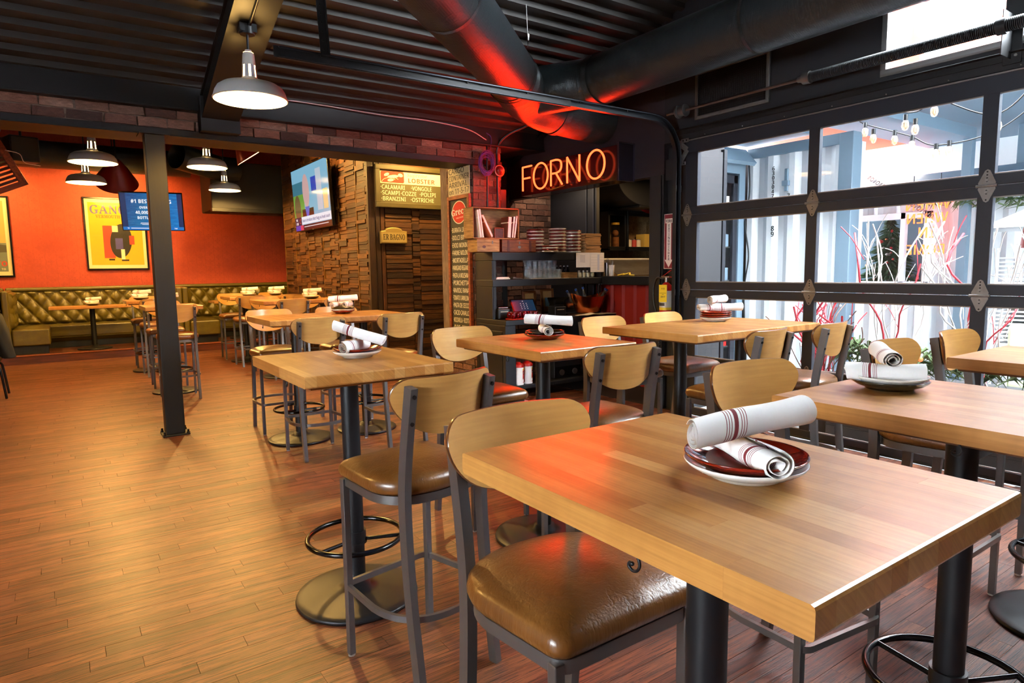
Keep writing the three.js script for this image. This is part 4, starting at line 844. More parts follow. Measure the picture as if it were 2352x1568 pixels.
for (const [x, c, n] of [[7.0, 0xd9d3c4, 'cream'], [7.1, 0xb8402c, 'red'], [7.19, 0xe2d8b8, 'pale']]) { const b = thing('food_tin', n + ' paper-wrapped tin in the wide kitchen shelf box', 'tin', [x, 1.73, -6.97]); part(b, 'tin_body', cy(0.04, 0.04, 0.13, 0, 0.065, 0, 20), mat({ color: c, roughness: 0.6 })); part(b, 'lid', cy(0.0415, 0.0415, 0.01, 0, 0.133, 0, 20), M.galv); }
const ball = thing('glass_float', 'yellow glass ball resting on the kitchen shelf box', 'ornament', [7.12, 2.28, -6.98]); part(ball, 'ball', sp(0.075, 0, 0.1, 0, 20), phys({ color: 0xd9c23a, roughness: 0.1, transmission: 0.6, thickness: 0 })); part(ball, 'foot', cy(0.03, 0.045, 0.03, 0, 0.015, 0, 16), M.caseWood);
const cap = thing('peaked_cap', 'red peaked cap hanging over the kitchen shelf box', 'cap', [7.02, 2.285, -6.8]);
part(cap, 'crown', new THREE.SphereGeometry(0.09, 20, 10, 0, 2 * PI, 0, PI / 2), M.red); part(cap, 'peak', (() => { const g = ringsGeo(Array.from({ length: 20 }, (_, i) => { const a = -i / 20 * 2 * PI; return [0.085 * Math.cos(a), 0.1 * Math.sin(a)]; }), [[1, 0], [1.02, 0.004], [0.6, 0.01], [0, 0.012]]); return g.rotateX(0.6).translate(0.0, -0.01, 0.12); })(), M.red);
const tray = thing('serving_ledge', 'stainless slanted tray behind the kitchen counter', 'tray', [6.8, 1.345, -6.6]);
part(tray, 'slope', bar([0, 0.0, 0.3], [0, 0.22, -0.2], 1.3, 0.006, V(0, 1, 0.4)), M.galv); part(tray, 'edge', rspan(-0.65, 0.65, 0.2, 0.24, -0.24, -0.2), M.paper);
for (const [z, h, c, n] of [[-6.22, 0.15, M.galv, 'left steel utensil cup'], [-6.12, 0.17, M.galv, 'middle steel utensil cup'], [-6.04, 0.14, M.white, 'small white utensil cup']]) { const u = thing('utensil_cup', n + ' on the kitchen counter', 'cup', [5.76, 1.345, z]); part(u, 'cup_body', lathe([[0, 0], [0.03, 0], [0.038, h], [0.034, h], [0.028, 0.006], [0, 0.006]], 24), c); part(u, 'handle', [rod([0.0, 0.05, 0], [0.015, h + 0.05, 0.01], 0.004, 6), rod([0.0, 0.05, 0], [-0.012, h + 0.06, 0.012], 0.004, 6)], M.galv); }
const shaving = solo('lemon_peel', tube([[5.76, 1.352, -5.93], [5.8, 1.37, -5.86], [5.73, 1.36, -5.8], [5.79, 1.38, -5.75], [5.74, 1.36, -5.7], [5.78, 1.352, -5.66]], 0.01, 40, 8), mat({ color: 0xe0c23a, roughness: 0.6 }), 'yellow curled peel on the kitchen counter', 'food');

const addedLamp = thing('added_alcove_lamp', 'added unseen strip lamp under the soffit behind the FORNO sign', 'lamp', [5.3, 2.6, -6.6]);  // added lamp, hidden behind the fascia, to brighten the alcove and shelf
part(addedLamp, 'housing', rspan(-0.04, 0.04, -0.0, 0.02, -0.4, 0.4, 0.004), M.steelDark); part(addedLamp, 'diffuser', rspan(-0.03, 0.03, -0.012, 0.0, -0.38, 0.38, 0.004), mat({ color: 0xffffff, emissive: new THREE.Color(0xffe8cc), emissiveIntensity: 5 }), 'glowing diffuser');
{ const l = new THREE.RectAreaLight(0xffe2c0, 80, 0.06, 0.76); l.position.set(0, -0.018, 0); l.rotation.x = -PI / 2; addedLamp.add(l); }
// ---- black steel drinks shelf
const unit = thing('drinks_shelf', 'black steel bar shelf unit with counter between brick pier and hatch', 'shelf unit', [3.99, 0, -6.46]);
{
  const W = 1.66, D = 0.37, CD = 0.62, um = mat({ color: 0x202126, roughness: 0.45, metalness: 0.3 });
  part(unit, 'top_shelf', rspan(0, W + 0.03, 1.55, 1.64, 0, D, 0.004), um);
  part(unit, 'middle_shelf', rspan(0, W, 1.255, 1.332, 0, D, 0.004), um);
  part(unit, 'counter', rspan(0, W, 0.83, 0.885, 0, CD, 0.004), um);
  part(unit, 'bottom_shelf', rspan(0.1, W, 0.1, 0.145, 0.02, CD, 0.004), um);
  for (const x of [0.02, W - 0.045]) for (const z of [0.02, D - 0.06]) for (const [ya, yb] of [[0.886, 1.254], [1.333, 1.549]]) part(unit, 'upright', rspan(x, x + 0.04, ya, yb, z, z + 0.04, 0.003), um);
  part(unit, 'left_side_panel', [rspan(0.004, 0.018, 0.887, 1.253, 0.003, D - 0.02, 0.003), rspan(0.004, 0.018, 1.334, 1.548, 0.003, D - 0.02, 0.003)], um);
  const cab = part(unit, 'cabinet', rspan(0.003, 0.12, 0.03, 0.829, 0.003, CD - 0.02, 0.004), um); part(cab, 'recessed_panel', rspan(-0.002, 0.004, 0.1, 0.76, 0.06, CD - 0.08, 0.002), M.black); 
  for (const x of [0.1, W - 0.05]) part(unit, 'leg', rspan(x, x + 0.045, 0, 0.83, CD - 0.07, CD - 0.025, 0.003), um);
  for (const x of [0.1, W - 0.05]) part(unit, 'leg', rspan(x, x + 0.045, 0, 0.83, 0.02, 0.065, 0.003), um);
}
// crate of books on two flat wooden cases
const caseY = 1.641;
function woodCase(x, y, z, w, h, d, m, label, clasp) { const c = thing('wooden_case', label, 'case', [x, y, z], 0, 'flat wooden bottle cases'); part(c, 'case_body', boxUV(rb(w, h - 0.004, d, 0, h / 2, 0, 0.006), 0.4, 0.25), m); part(c, 'lid_line', rb(w + 0.001, 0.003, d + 0.001, 0, h * 0.72, 0, 0.001), M.bolt); for (const q of clasp) part(c, 'strap', rb(0.03, h * 0.9, 0.006, q * w, h / 2, d / 2 + 0.002, 0.002), M.riser); part(c, 'emblem', cy(0.022, 0.022, 0.003, 0, 0, 0, 24).scale(1, 1, 0.7).rotateX(PI / 2).translate(clasp.length ? 0.0 : -0.06, h * 0.4, d / 2 + 0.001), clasp.length ? M.stoolMetal : M.riser); part(c, 'latch', rb(0.014, 0.035, 0.006, clasp.length ? 0.0 : 0.05, h * 0.74, d / 2 + 0.003, 0.002), M.stoolMetal); return c; }
woodCase(3.93, caseY, -6.17, 0.3, 0.145, 0.2, M.paleWood, 'yellow wooden case at the shelf corner, under the book crate', []);
woodCase(4.37, caseY, -6.2, 0.48, 0.145, 0.2, M.caseWood, 'red-lit wooden case with leather straps under the book crate', [-0.32, 0.32]);
const crate = thing('book_crate', 'open wooden crate holding books on top of the shelf', 'crate', [4.06, caseY + 0.146, -6.2]);
{ const w = 0.31, h = 0.345, d = 0.1, t = 0.012; part(crate, 'crate_frame', [rspan(-w, w, 0, t, -d, d), rspan(-w, w, h - t, h, -d, d), rspan(-w, -w + t, 0, h, -d, d), rspan(w - t, w, 0, h, -d, d)].map((g) => boxUV(g, 0.5, 0.3)), M.paleWood); part(crate, 'crate_back', boxUV(rspan(-w, w, 0, h, -d, -d + 0.008), 0.5, 0.3), M.paleWood); }
function book(x, tilt, w, h, c, label, y = caseY + 0.159, d = 0.14) { const b = thing('book', label, 'book', [x, y, -6.17], 0, 'books in the crate'); b.rotation.z = tilt; part(b, 'cover', rb(w, h, d, w / 2, h / 2, 0, 0.003), mat({ color: c, roughness: 0.55 })); part(b, 'pages', bx(w * 0.7, h * 0.98, d, w / 2, h / 2 + 0.002, 0.003), M.paper); part(b, 'spine_band', bx(w * 1.02, 0.012, d * 1.01, w / 2, h * 0.72, 0), M.cream); return b; }
book(3.84, 0.13, 0.026, 0.3, 0xd9c9b4, 'pale book leaning at the left of the crate', caseY + 0.16);
book(3.87, 0.13, 0.022, 0.31, 0xe2d2bd, 'second pale book leaning at left of the crate', caseY + 0.16);
book(3.99, 0.5, 0.03, 0.27, 0xb86a45, 'slanted orange book across the middle of the crate', caseY + 0.16);
book(4.2, -0.08, 0.055, 0.235, 0x6b3524, 'thick brown book at the right of the crate', caseY + 0.164);
book(4.262, -0.13, 0.024, 0.24, 0x8c4a3a, 'thin brown book at the right of the crate', caseY + 0.164);
book(4.292, -0.16, 0.022, 0.25, 0xb89a88, 'thin pale book at the right of the crate', caseY + 0.164);
const frame1 = thing('photo_frame', 'small empty wooden frame standing in the book crate', 'frame', [4.12, caseY + 0.159, -6.14]); part(frame1, 'frame', [rb(0.13, 0.012, 0.012, 0, 0.11, 0), rb(0.012, 0.115, 0.012, -0.06, 0.056, 0), rb(0.012, 0.115, 0.012, 0.06, 0.056, 0)], M.orangeWood); part(frame1, 'picture', bx(0.112, 0.1, 0.004, 0, 0.052, -0.004), M.riser);
// stacks of plates
const dish = lathe([[0, 0.002], [0.055, 0.002], [0.06, 0], [0.07, 0], [0.098, 0.006], [0.106, 0.0105], [0.107, 0.0185], [0.101, 0.019], [0.07, 0.006], [0, 0.005]], 36);
function dishStack(x, z, n, where, base = caseY) { for (let k = 0; k < n; k++) { const p = solo('shelf_plate', dish, k % 2 ? M.redPlate : M.white, (k % 2 ? 'dark red' : 'white') + ' plate, ' + ORD[k] + ' from the bottom in ' + where, 'plate', 'plates stacked on the black shelf, ' + where); p.position.set(x, base + k * 0.0195, z); } }
dishStack(4.57 + 0.15, -6.26, 14, 'the stack right behind the strapped case');
dishStack(4.83, -6.12, 4, 'the low stack between the tall stacks', caseY);
dishStack(5.03, -6.22, 15, 'the tall middle stack on the shelf');
dishStack(5.27, -6.22, 14, 'the stack beside the kraft boxes');
for (let k = 0; k < 15; k++) { const p = solo('kraft_box', rb(0.25, 0.0145, 0.25, 0, 0.0075, 0, 0.002), M.kraft, ORD[k] + ' folded kraft box from the bottom of the pile at shelf end', 'box', 'folded kraft boxes on the shelf'); p.position.set(5.52 + rr(-0.008, 0.008), caseY + k * 0.0158, -6.24 + rr(-0.006, 0.006)); p.rotation.y = rr(-0.05, 0.05); }
// tumblers on the middle shelf
const tumblerG = lathe([[0, 0.003], [0.026, 0.003], [0.03, 0.0], [0.036, 0.11], [0.033, 0.11], [0.027, 0.008], [0, 0.008]], 16), tumblerM = phys({ color: 0xeaf1f6, roughness: 0.04, transmission: 0.85, thickness: 0, ior: 1.5 });
for (let r = 0; r < 2; r++) for (let k = 0; k < 7; k++) for (let lv = 0; lv < (k < 6 ? 2 : 1); lv++) { const g = solo('tumbler', tumblerG, tumblerM, ORD[k] + ' clear tumbler from the left, ' + (lv ? 'upper layer, ' : 'lower layer, ') + (r ? 'back row' : 'front row'), 'glass', lv ? 'upper tumblers on the middle shelf' : 'lower tumblers on the middle shelf'); g.position.set(4.56 + k * 0.074, 1.333 + lv * 0.112, -6.17 - r * 0.075); }
const mat1 = solo('paper_mat', rspan(4.58, 5.1, 1.332, 1.3345, -6.2, -6.085, 0.001), M.paper, 'white paper sticking out under the tumblers', 'paper'); mat1.position.y = 0.0;
const bb = thing('wooden_box', 'small pale wooden box beside the tumblers', 'box', [5.16, 1.333, -6.2]); part(bb, 'sides', [rspan(-0.11, 0.11, 0, 0.07, 0.06, 0.07), rspan(-0.11, 0.11, 0, 0.07, -0.07, -0.06), rspan(-0.11, -0.1, 0, 0.07, -0.07, 0.07), rspan(0.1, 0.11, 0, 0.07, -0.07, 0.07), rspan(-0.11, 0.11, 0, 0.008, -0.07, 0.07)], M.paleWood);
for (let k = 0; k < 4; k++) { const s = thing('cheese_shaker', ['first', 'second', 'third', 'fourth'][k] + ' glass cheese shaker counted from the wooden box', 'shaker', [5.33 + k * 0.068, 1.333, -6.16], 0, 'cheese shakers on the middle shelf'); part(s, 'jar_body', lathe([[0, 0], [0.027, 0], [0.031, 0.02], [0.03, 0.05], [0.024, 0.065], [0, 0.065]], 18), mat({ color: 0xcfc3a0, roughness: 0.4 })); part(s, 'lid', cy(0.023, 0.025, 0.024, 0, 0.077, 0, 18), M.galv); }
for (let k = 0; k < 4; k++) { const s = thing('small_bottle', ['first', 'second', 'third', 'fourth'][k] + ' small dark bottle behind the wooden box', 'bottle', [5.1 + k * 0.06, 1.333, -6.33], 0, 'small bottles on the middle shelf'); part(s, 'bottle_body', lathe([[0, 0], [0.022, 0], [0.022, 0.09], [0.01, 0.115], [0.01, 0.14], [0, 0.14]], 14), M.blackGloss); part(s, 'bottle_cap', cy(0.011, 0.011, 0.016, 0, 0.146, 0, 12), M.galv); }
const clothA = thing('folded_cloth', 'white folded cloth lying on the left of the middle shelf', 'cloth', [4.15, 1.333, -6.18]); part(clothA, 'fold', [rb(0.2, 0.016, 0.12, 0, 0.009, 0, 0.007), rb(0.17, 0.012, 0.1, 0.01, 0.022, 0.0, 0.006)], M.paper);
const clothB = thing('folded_cloth', 'dark and white crumpled cloth right of the folded one', 'cloth', [4.38, 1.333, -6.2]); part(clothB, 'fold', [rb(0.14, 0.014, 0.1, 0, 0.008, 0, 0.006), rb(0.06, 0.018, 0.06, -0.03, 0.02, 0.01, 0.008)], M.stoolMetal);
// notes hanging from the top shelf
const noteT = canvasTex(256, 256, (g, w, h) => { g.fillStyle = '#f1efec'; g.fillRect(0, 0, w, h); g.strokeStyle = '#3b4a7a'; g.lineWidth = 3; for (let k = 0; k < 6; k++) { g.beginPath(); g.moveTo(70, 50 + k * 22); g.bezierCurveTo(100, 40 + k * 22, 120, 66 + k * 22, 160, 52 + k * 22); g.stroke(); } });
const listT = canvasTex(256, 256, (g, w, h) => { g.fillStyle = '#eeecea'; g.fillRect(0, 0, w, h); g.strokeStyle = '#8a8f98'; g.strokeRect(10, 20, w - 20, h - 40); for (let k = 0; k < 5; k++) { g.beginPath(); g.moveTo(10, 60 + k * 36); g.lineTo(w - 10, 60 + k * 36); g.stroke(); } g.fillStyle = '#c3cbdc'; g.fillRect(130, 24, 40, h - 48); });
for (const [x0, x1, y0, y1, t, l] of [[5.21, 5.44, 1.46, 1.64, noteT, 'handwritten note taped to the edge of the top shelf'], [5.44, 5.67, 1.4, 1.64, listT, 'printed table sheet taped to the edge of the top shelf']]) { const n = solo('paper_note', new THREE.BoxGeometry(x1 - x0, y1 - y0, 0.0015), [M.paper, M.paper, M.paper, M.paper, mat({ map: t, roughness: 0.8 }), M.paper], l, 'note'); n.position.set((x0 + x1) / 2, (y0 + y1) / 2, -6.084 + (x0 > 5.4 ? 0.002 : 0)); }
// counter: till printer, tablets, red jars, copper tub
function tablet(x, z, ry, tex, label) { const t = thing('tablet_stand', label, 'tablet', [x, 0.886, z], ry); part(t, 'stand', [rb(0.12, 0.02, 0.12, 0, 0.01, 0, 0.006), bar([0, 0.01, -0.03], [0, 0.12, -0.02], 0.05, 0.02)], M.black); const b = part(t, 'tablet_body', rb(0.31, 0.2, 0.014, 0, 0, 0, 0.006), M.blackGloss); b.position.set(0, 0.14, 0.01); b.rotation.x = -0.75; const s = part(b, 'screen', new THREE.PlaneGeometry(0.27, 0.165), tex ? mat({ color: 0x05070a, emissive: 0xffffff, emissiveMap: tex, emissiveIntensity: 0.55, roughness: 0.2 }) : M.blackGloss, tex ? 'blue keypad screen' : 'dark screen'); s.position.z = 0.0075; return t; }
const padTex = canvasTex(256, 160, (g, w, h) => { g.fillStyle = '#123f5c'; g.fillRect(0, 0, w, h); g.fillStyle = '#e8f2f6'; for (let r = 0; r < 4; r++) for (let c = 0; c < 3; c++) { g.beginPath(); g.arc(96 + c * 34, 52 + r * 25, 5, 0, 7); g.fill(); } g.beginPath(); g.arc(128, 20, 6, 0, 7); g.fill(); });
tablet(4.4, -6.08, -0.25, padTex, 'point of sale tablet with a lit blue keypad screen');
tablet(4.98, -6.1, -0.3, null, 'point of sale tablet with a dark screen beside the copper tub');
for (const [x, z, l] of [[4.13, -6.14, 'black receipt printer at the left end of the counter'], [4.82, -5.98, 'black receipt printer between the two tablets']]) { const p = thing('receipt_printer', l, 'printer', [x, 0.886, z], -0.2); part(p, 'printer_body', rb(0.15, 0.12, 0.19, 0, 0.06, 0, 0.012), M.black); part(p, 'cover', rb(0.13, 0.02, 0.15, 0, 0.128, -0.01, 0.008), M.blackGloss); part(p, 'feed_slot', bx(0.09, 0.006, 0.004, 0, 0.085, 0.096), M.paper); }
const redGlass = phys({ color: 0xb01020, roughness: 0.06, transmission: 0.75, thickness: 0 });
const rtray = solo('red_tray', rb(0.38, 0.014, 0.14, 0, 0.007, 0, 0.006), M.red, 'red tray under the row of red glass candle jars', 'tray'); rtray.position.set(4.28, 0.886, -5.93);
for (let r = 0; r < 2; r++) for (let k = 0; k < 5; k++) { const c = solo('candle_jar', lathe([[0, 0], [0.026, 0], [0.034, 0.02], [0.035, 0.05], [0.028, 0.066], [0.03, 0.072], [0.026, 0.07], [0.031, 0.048], [0.03, 0.02], [0, 0.006]], 20), redGlass, ORD[k] + ' red glass candle jar from the left, ' + (r ? 'front row' : 'back row'), 'candle jar', (r ? 'front row' : 'back row') + ' red candle jars'); c.position.set(4.13 + k * 0.075, 0.901, -5.965 + r * 0.072); }
const tub = thing('copper_tub', 'hammered copper boat-shaped ice tub with bottles on the counter', 'ice tub', [5.36, 0.9, -6.04], 0.1);
{
  const n = 40, pos = [], idx = [], lev = [[0.55, 0.0, 0.0], [0.7, 0.01, 0.02], [0.82, 0.08, 0.04], [0.93, 0.16, 0.1], [1.0, 0.2, 0.3], [0.97, 0.2, 0.3], [0.9, 0.16, 0.1], [0.78, 0.08, 0.04], [0.5, 0.02, 0.0], [0, 0.018, 0]];
  lev.forEach(([s, y, l]) => { for (let i = 0; i < n; i++) { const a = i / n * 2 * PI, c = Math.cos(a); pos.push(0.26 * s * c * (1 + 0.12 * (y / 0.2)), y + l * 0.16 * c * c * c * c, 0.14 * s * Math.sin(a)); } });
  for (let r = 0; r + 1 < lev.length; r++) for (let i = 0; i < n; i++) { const a = r * n + i, b = r * n + (i + 1) % n; idx.push(a, a + n, b, b, a + n, b + n); }
  const g = new THREE.BufferGeometry(); g.setAttribute('position', new THREE.Float32BufferAttribute(pos, 3)); g.setIndex(idx); g.computeVertexNormals();
  part(tub, 'tub_body', clean(g), M.copper); part(tub, 'foot', lathe([[0, 0], [0.1, 0], [0.1, 0.012], [0, 0.012]], 24).scale(1.4, 1, 0.8), M.copper);
}
const blueG = phys({ color: 0xc9d8ea, roughness: 0.05, transmission: 0.85, thickness: 0 }), capB = mat({ color: 0x22479a, roughness: 0.4 });
[[-0.17, 0.6, 'leftmost'], [-0.11, 0.45, 'second from left'], [0.0, 0.25, 'middle'], [0.14, -0.5, 'second from right'], [0.19, -0.62, 'rightmost']].forEach(([dx, t, n], i) => { const b = thing('water_bottle', n + ' blue-capped water bottle in the copper tub', 'bottle', [5.36 + dx, 0.96, -6.04 + (i % 2 ? 0.03 : -0.02)], 0, 'water bottles in the copper tub'); b.rotation.z = t; part(b, 'bottle_body', lathe([[0, 0], [0.028, 0], [0.03, 0.12], [0.013, 0.19], [0.012, 0.245], [0, 0.245]], 18), blueG); part(b, 'bottle_cap', cy(0.0135, 0.0135, 0.025, 0, 0.255, 0, 14), capB); });
const rag = thing('lace_cloth', 'white lace cloth spread under the copper tub', 'cloth', [5.33, 0.886, -6.0]);
{ const g = new THREE.PlaneGeometry(0.62, 0.34, 30, 16).rotateX(-PI / 2), p = g.attributes.position; for (let i = 0; i < p.count; i++) { const x = p.getX(i), z = p.getZ(i); p.setY(i, 0.004 + 0.004 * Math.sin(x * 31) * Math.sin(z * 27 + 1) + 0.02 * Math.exp(-((x + 0.06) ** 2 + (z - 0.1) ** 2) / 0.004)); p.setX(i, x * (1 + 0.04 * Math.sin(z * 50))); } g.computeVertexNormals(); part(rag, 'sheet', g, M.paper); }
for (const [x, h] of [[4.72, 0.28], [5.0, 0.3]]) { const f = thing('picture_frame', x < 4.9 ? 'wooden frame with a blue picture leaning on the brick behind the counter' : 'wooden frame half hidden by the dark tablet', 'frame', [x, 0.886, -6.38]); f.rotation.x = -0.08; part(f, 'frame', [rb(0.2, 0.03, 0.02, 0, h, 0), rb(0.2, 0.03, 0.02, 0, 0.02, 0), rb(0.035, h, 0.02, -0.085, h / 2, 0), rb(0.035, h, 0.02, 0.085, h / 2, 0)], M.caseWood); part(f, 'mount', bx(0.15, h - 0.02, 0.008, 0, h / 2, -0.003), M.kraft); part(f, 'picture', bx(0.075, 0.11, 0.004, 0, h * 0.5, 0.003), mat({ color: 0x6f9ab5, roughness: 0.6 })); }
const pads = thing('note_pad', 'white pad on the shelf under the counter', 'pad', [4.5, 0.62, -5.98]); part(pads, 'sheet', [rb(0.16, 0.012, 0.12, 0, 0.006, 0, 0.002)], M.paper); part(pads, 'shelf_lip', rb(0.5, 0.02, 0.3, 0.15, -0.012, -0.05, 0.003), M.black);
// wipes canisters and speaker box on the bottom shelf
const wipeT = canvasTex(256, 256, (g, w, h) => { g.fillStyle = '#f4f2f0'; g.fillRect(0, 0, w, h); for (const o of [0, 128]) { g.fillStyle = '#f0c419'; g.fillRect(o + 36, 22, 70, 26); g.fillStyle = '#c8321f'; g.fillRect(o + 36, 50, 70, 180); g.fillStyle = '#f4f2f0'; g.beginPath(); g.moveTo(o + 106, 130); g.lineTo(o + 36, 230); g.lineTo(o + 20, 230); g.lineTo(o + 20, 190); g.closePath(); g.fill(); g.fillStyle = '#1b1b1f'; g.beginPath(); g.arc(o + 66, 84, 26, 0, 7); g.fill(); g.fillStyle = '#ffffff'; g.font = 'bold 24px sans-serif'; g.fillText('sani', o + 44, 92); } });
[[4.2, -5.92, 'left'], [4.34, -5.94, 'right']].forEach(([x, z, n]) => { const c = thing('wipes_canister', n + ' of two white wipes canisters with red lids', 'canister', [x, 0.146, z], 2.6, 'wipes canisters under the counter'); part(c, 'canister_body', cy(0.064, 0.064, 0.2, 0, 0.1, 0, 28), mat({ map: wipeT, roughness: 0.35 })); part(c, 'lid', lathe([[0.066, 0.2], [0.066, 0.225], [0.05, 0.24], [0.03, 0.245], [0.028, 0.256], [0, 0.258]], 28), M.red); });
const amp = thing('amplifier', 'black amplifier box on the bottom shelf', 'amplifier', [4.95, 0.146, -6.12]); part(amp, 'case', rb(0.42, 0.36, 0.36, 0, 0.18, 0, 0.01), M.black); part(amp, 'front_panel', rb(0.4, 0.12, 0.006, 0, 0.08, 0.183, 0.002), M.blackGloss); part(amp, 'dial', [-0.1, 0.1].map((x) => cy(0.035, 0.035, 0.02, 0, 0, 0, 20).rotateX(PI / 2).translate(x, 0.07, 0.19)), M.stoolMetal);

// ---- on the pier: chalk menu, arrival poster, conduits, coiled cable, alarm light
function hand(g, txt, x, y, size, maxw, color = '#efe9cf') { g.save(); g.translate(x, y); g.font = `${size}px sans-serif`; const w = g.measureText(txt).width; g.scale(Math.min(1, maxw / w), 1.15); g.fillStyle = color; g.fillText(txt, 0, 0); g.restore(); }
const menuTex = canvasTex(512, 2048, (g, w, h) => {
  g.fillStyle = '#33332b'; g.fillRect(0, 0, w, h);
  g.save(); g.translate(w / 2, 190); g.scale(1, 0.84); g.fillStyle = '#f3eee2'; g.beginPath(); g.arc(0, 0, 200, 0, 7); g.fill(); g.fillStyle = '#c22a1c'; g.beginPath(); g.arc(0, 0, 186, 0, 7); g.fill(); g.fillStyle = '#f8f4ea'; g.font = 'bold 150px serif'; g.rotate(-0.08); g.textAlign = 'center'; g.fillText('Greco', 0, 40); g.font = '34px serif'; g.fillText('FINE FOODS', 10, 106); g.restore();
  ['·BURRATA LIUZZI', '·DOLCI BINDI', '·EVOO MONINI', '·FARINE MOLINI', '·MORTADELLA', '·PARMIGIANO REGGIANO', '·PASTA LA MOLISANA', '·PORCHETTA', '·RAVIOLI RANA', '·TOMATO CARMELINA', '·PASTA DE CECCO', '·CACIO CAVALLO', '·MOZZARELLA · RICOTTA', '·OLIVE · FORNO'].forEach((s, i) => hand(g, s, 26, 480 + i * 112, 82, 470));
});
const board = thing('chalkboard_menu', 'tall narrow chalkboard menu in a reddish wood frame on the brick pier', 'menu board', [3.985, 1.46, -6.775]);
{ const w = 0.255, h = 0.87, f = 0.045; part(board, 'frame', [rspan(-0.03, 0.01, -h + f, h - f, -w, -w + f, 0.004), rspan(-0.03, 0.01, -h + f, h - f, w - f, w, 0.004), rspan(-0.03, 0.01, h - f, h, -w, w, 0.004), rspan(-0.03, 0.01, -h, -h + f, -w, w, 0.004)].map((q) => boxUV(q, 0.4, 0.4)), M.orangeWood); const p = part(board, 'chalk_panel', new THREE.PlaneGeometry(2 * (w - f), 2 * (h - f)), mat({ map: menuTex, roughness: 0.8 })); p.rotation.y = -PI / 2; p.position.x = -0.012; part(board, 'backing', rspan(-0.01, 0.008, -h + 0.02, h - 0.02, -w + 0.02, w - 0.02), M.chalk); }
const cargoTex = canvasTex(512, 512, (g, w, h) => { g.fillStyle = '#b9ae8e'; g.fillRect(0, 0, w, h); g.fillStyle = '#d8ca96'; for (let k = 0; k < 60; k++) g.fillRect(hash(k, 1) * w, hash(k, 2) * h, 12 + hash(k, 3) * 30, 6 + hash(k, 4) * 18); ['CARGO', 'CONTAINER', 'ARRIVAL', 'on 11-5-17'].forEach((s, i) => { for (const d of [0, 3]) hand(g, s, 14 + d, 110 + i * 122, 116, 480, '#17150f'); }); });
const cargo = solo('arrival_poster', new THREE.BoxGeometry(0.004, 0.33, 0.5), [M.paper, mat({ map: cargoTex, roughness: 0.7 }), M.paper, M.paper, M.paper, M.paper], 'worn poster reading CARGO CONTAINER ARRIVAL above the chalk menu', 'poster'); cargo.position.set(3.983, 2.495, -6.78);
const cond2 = thing('wall_conduit', 'pair of black conduits running down the brick pier', 'conduit', [0, 0, 0]);
part(cond2, 'pipe', [rod([4.18, 1.65, -6.47], [4.18, 3.0, -6.45], 0.012, 10), tube([[4.33, 1.65, -6.47], [4.33, 2.6, -6.47], [4.33, 2.86, -6.46], [4.4, 3.0, -6.35], [4.6, 3.12, -6.1], [4.8, 3.3, -5.8]], 0.015, 50, 10)], M.black);
const coil = thing('cable_coil', 'coil of purple network cable hanging on the brick pier', 'cable', [4.16, 2.67, -6.43]);
M.purple = mat({ color: 0x4a2f8a, roughness: 0.45 });
part(coil, 'loop', Array.from({ length: 16 }, (_, k) => new THREE.TorusGeometry(rr(0.075, 0.12), 0.0035, 6, 30).scale(rr(0.85, 1), rr(1, 1.25), 1).rotateY(rr(-0.25, 0.25)).translate(rr(-0.02, 0.02), rr(-0.03, 0.02), rr(-0.01, 0.03))), M.purple).userData.kind = 'stuff';
part(coil, 'lead', tube([[0.0, 0.1, 0.01], [0.05, 0.2, 0.01], [0.06, 0.3, 0], [0.0, 0.34, 0]], 0.005, 20, 6), M.purple);
const alarm = thing('alarm_light', 'round glass alarm light on the brick pier beside the cable coil', 'alarm light', [4.335, 2.6, -6.44]);
part(alarm, 'ring', [new THREE.TorusGeometry(0.062, 0.012, 10, 30)], M.stoolMetal); part(alarm, 'lens', new THREE.SphereGeometry(0.055, 24, 12), phys({ color: 0x8a3030, roughness: 0.05, transmission: 0.5, thickness: 0 })); part(alarm, 'reflector', cy(0.055, 0.02, 0.05, 0, 0, 0, 20).rotateX(PI / 2).translate(0, 0, -0.02), M.galv);
const sbox = thing('switch_box', 'grey electric switch box on the brick wall under the sign', 'switch box', [4.92, 2.02, -7.2]); part(sbox, 'box_body', rb(0.11, 0.16, 0.06, 0, 0, 0, 0.005), M.stoolMetal); part(sbox, 'toggle', bx(0.012, 0.02, 0.02, 0, 0, 0.035), M.bolt); part(sbox, 'conduit', [rod([0.02, 0.08, 0], [0.05, 0.4, 0.02], 0.014, 10), rod([0, -0.08, 0], [0, -0.2, 0], 0.012, 10)], M.black);
const outlet = thing('power_plug', 'white plug and cord on the brick behind the counter', 'plug', [4.1, 1.16, -6.42]); part(outlet, 'plug_body', [rb(0.05, 0.05, 0.04, 0, 0, 0, 0.008), rb(0.04, 0.03, 0.05, 0.03, -0.03, 0.03, 0.008)], M.paper); part(outlet, 'cord', tube([[0.04, -0.04, 0.04], [0.06, -0.13, 0.05], [0.02, -0.22, 0.1], [0.04, -0.26, 0.14]], 0.004, 20, 6), M.paper);

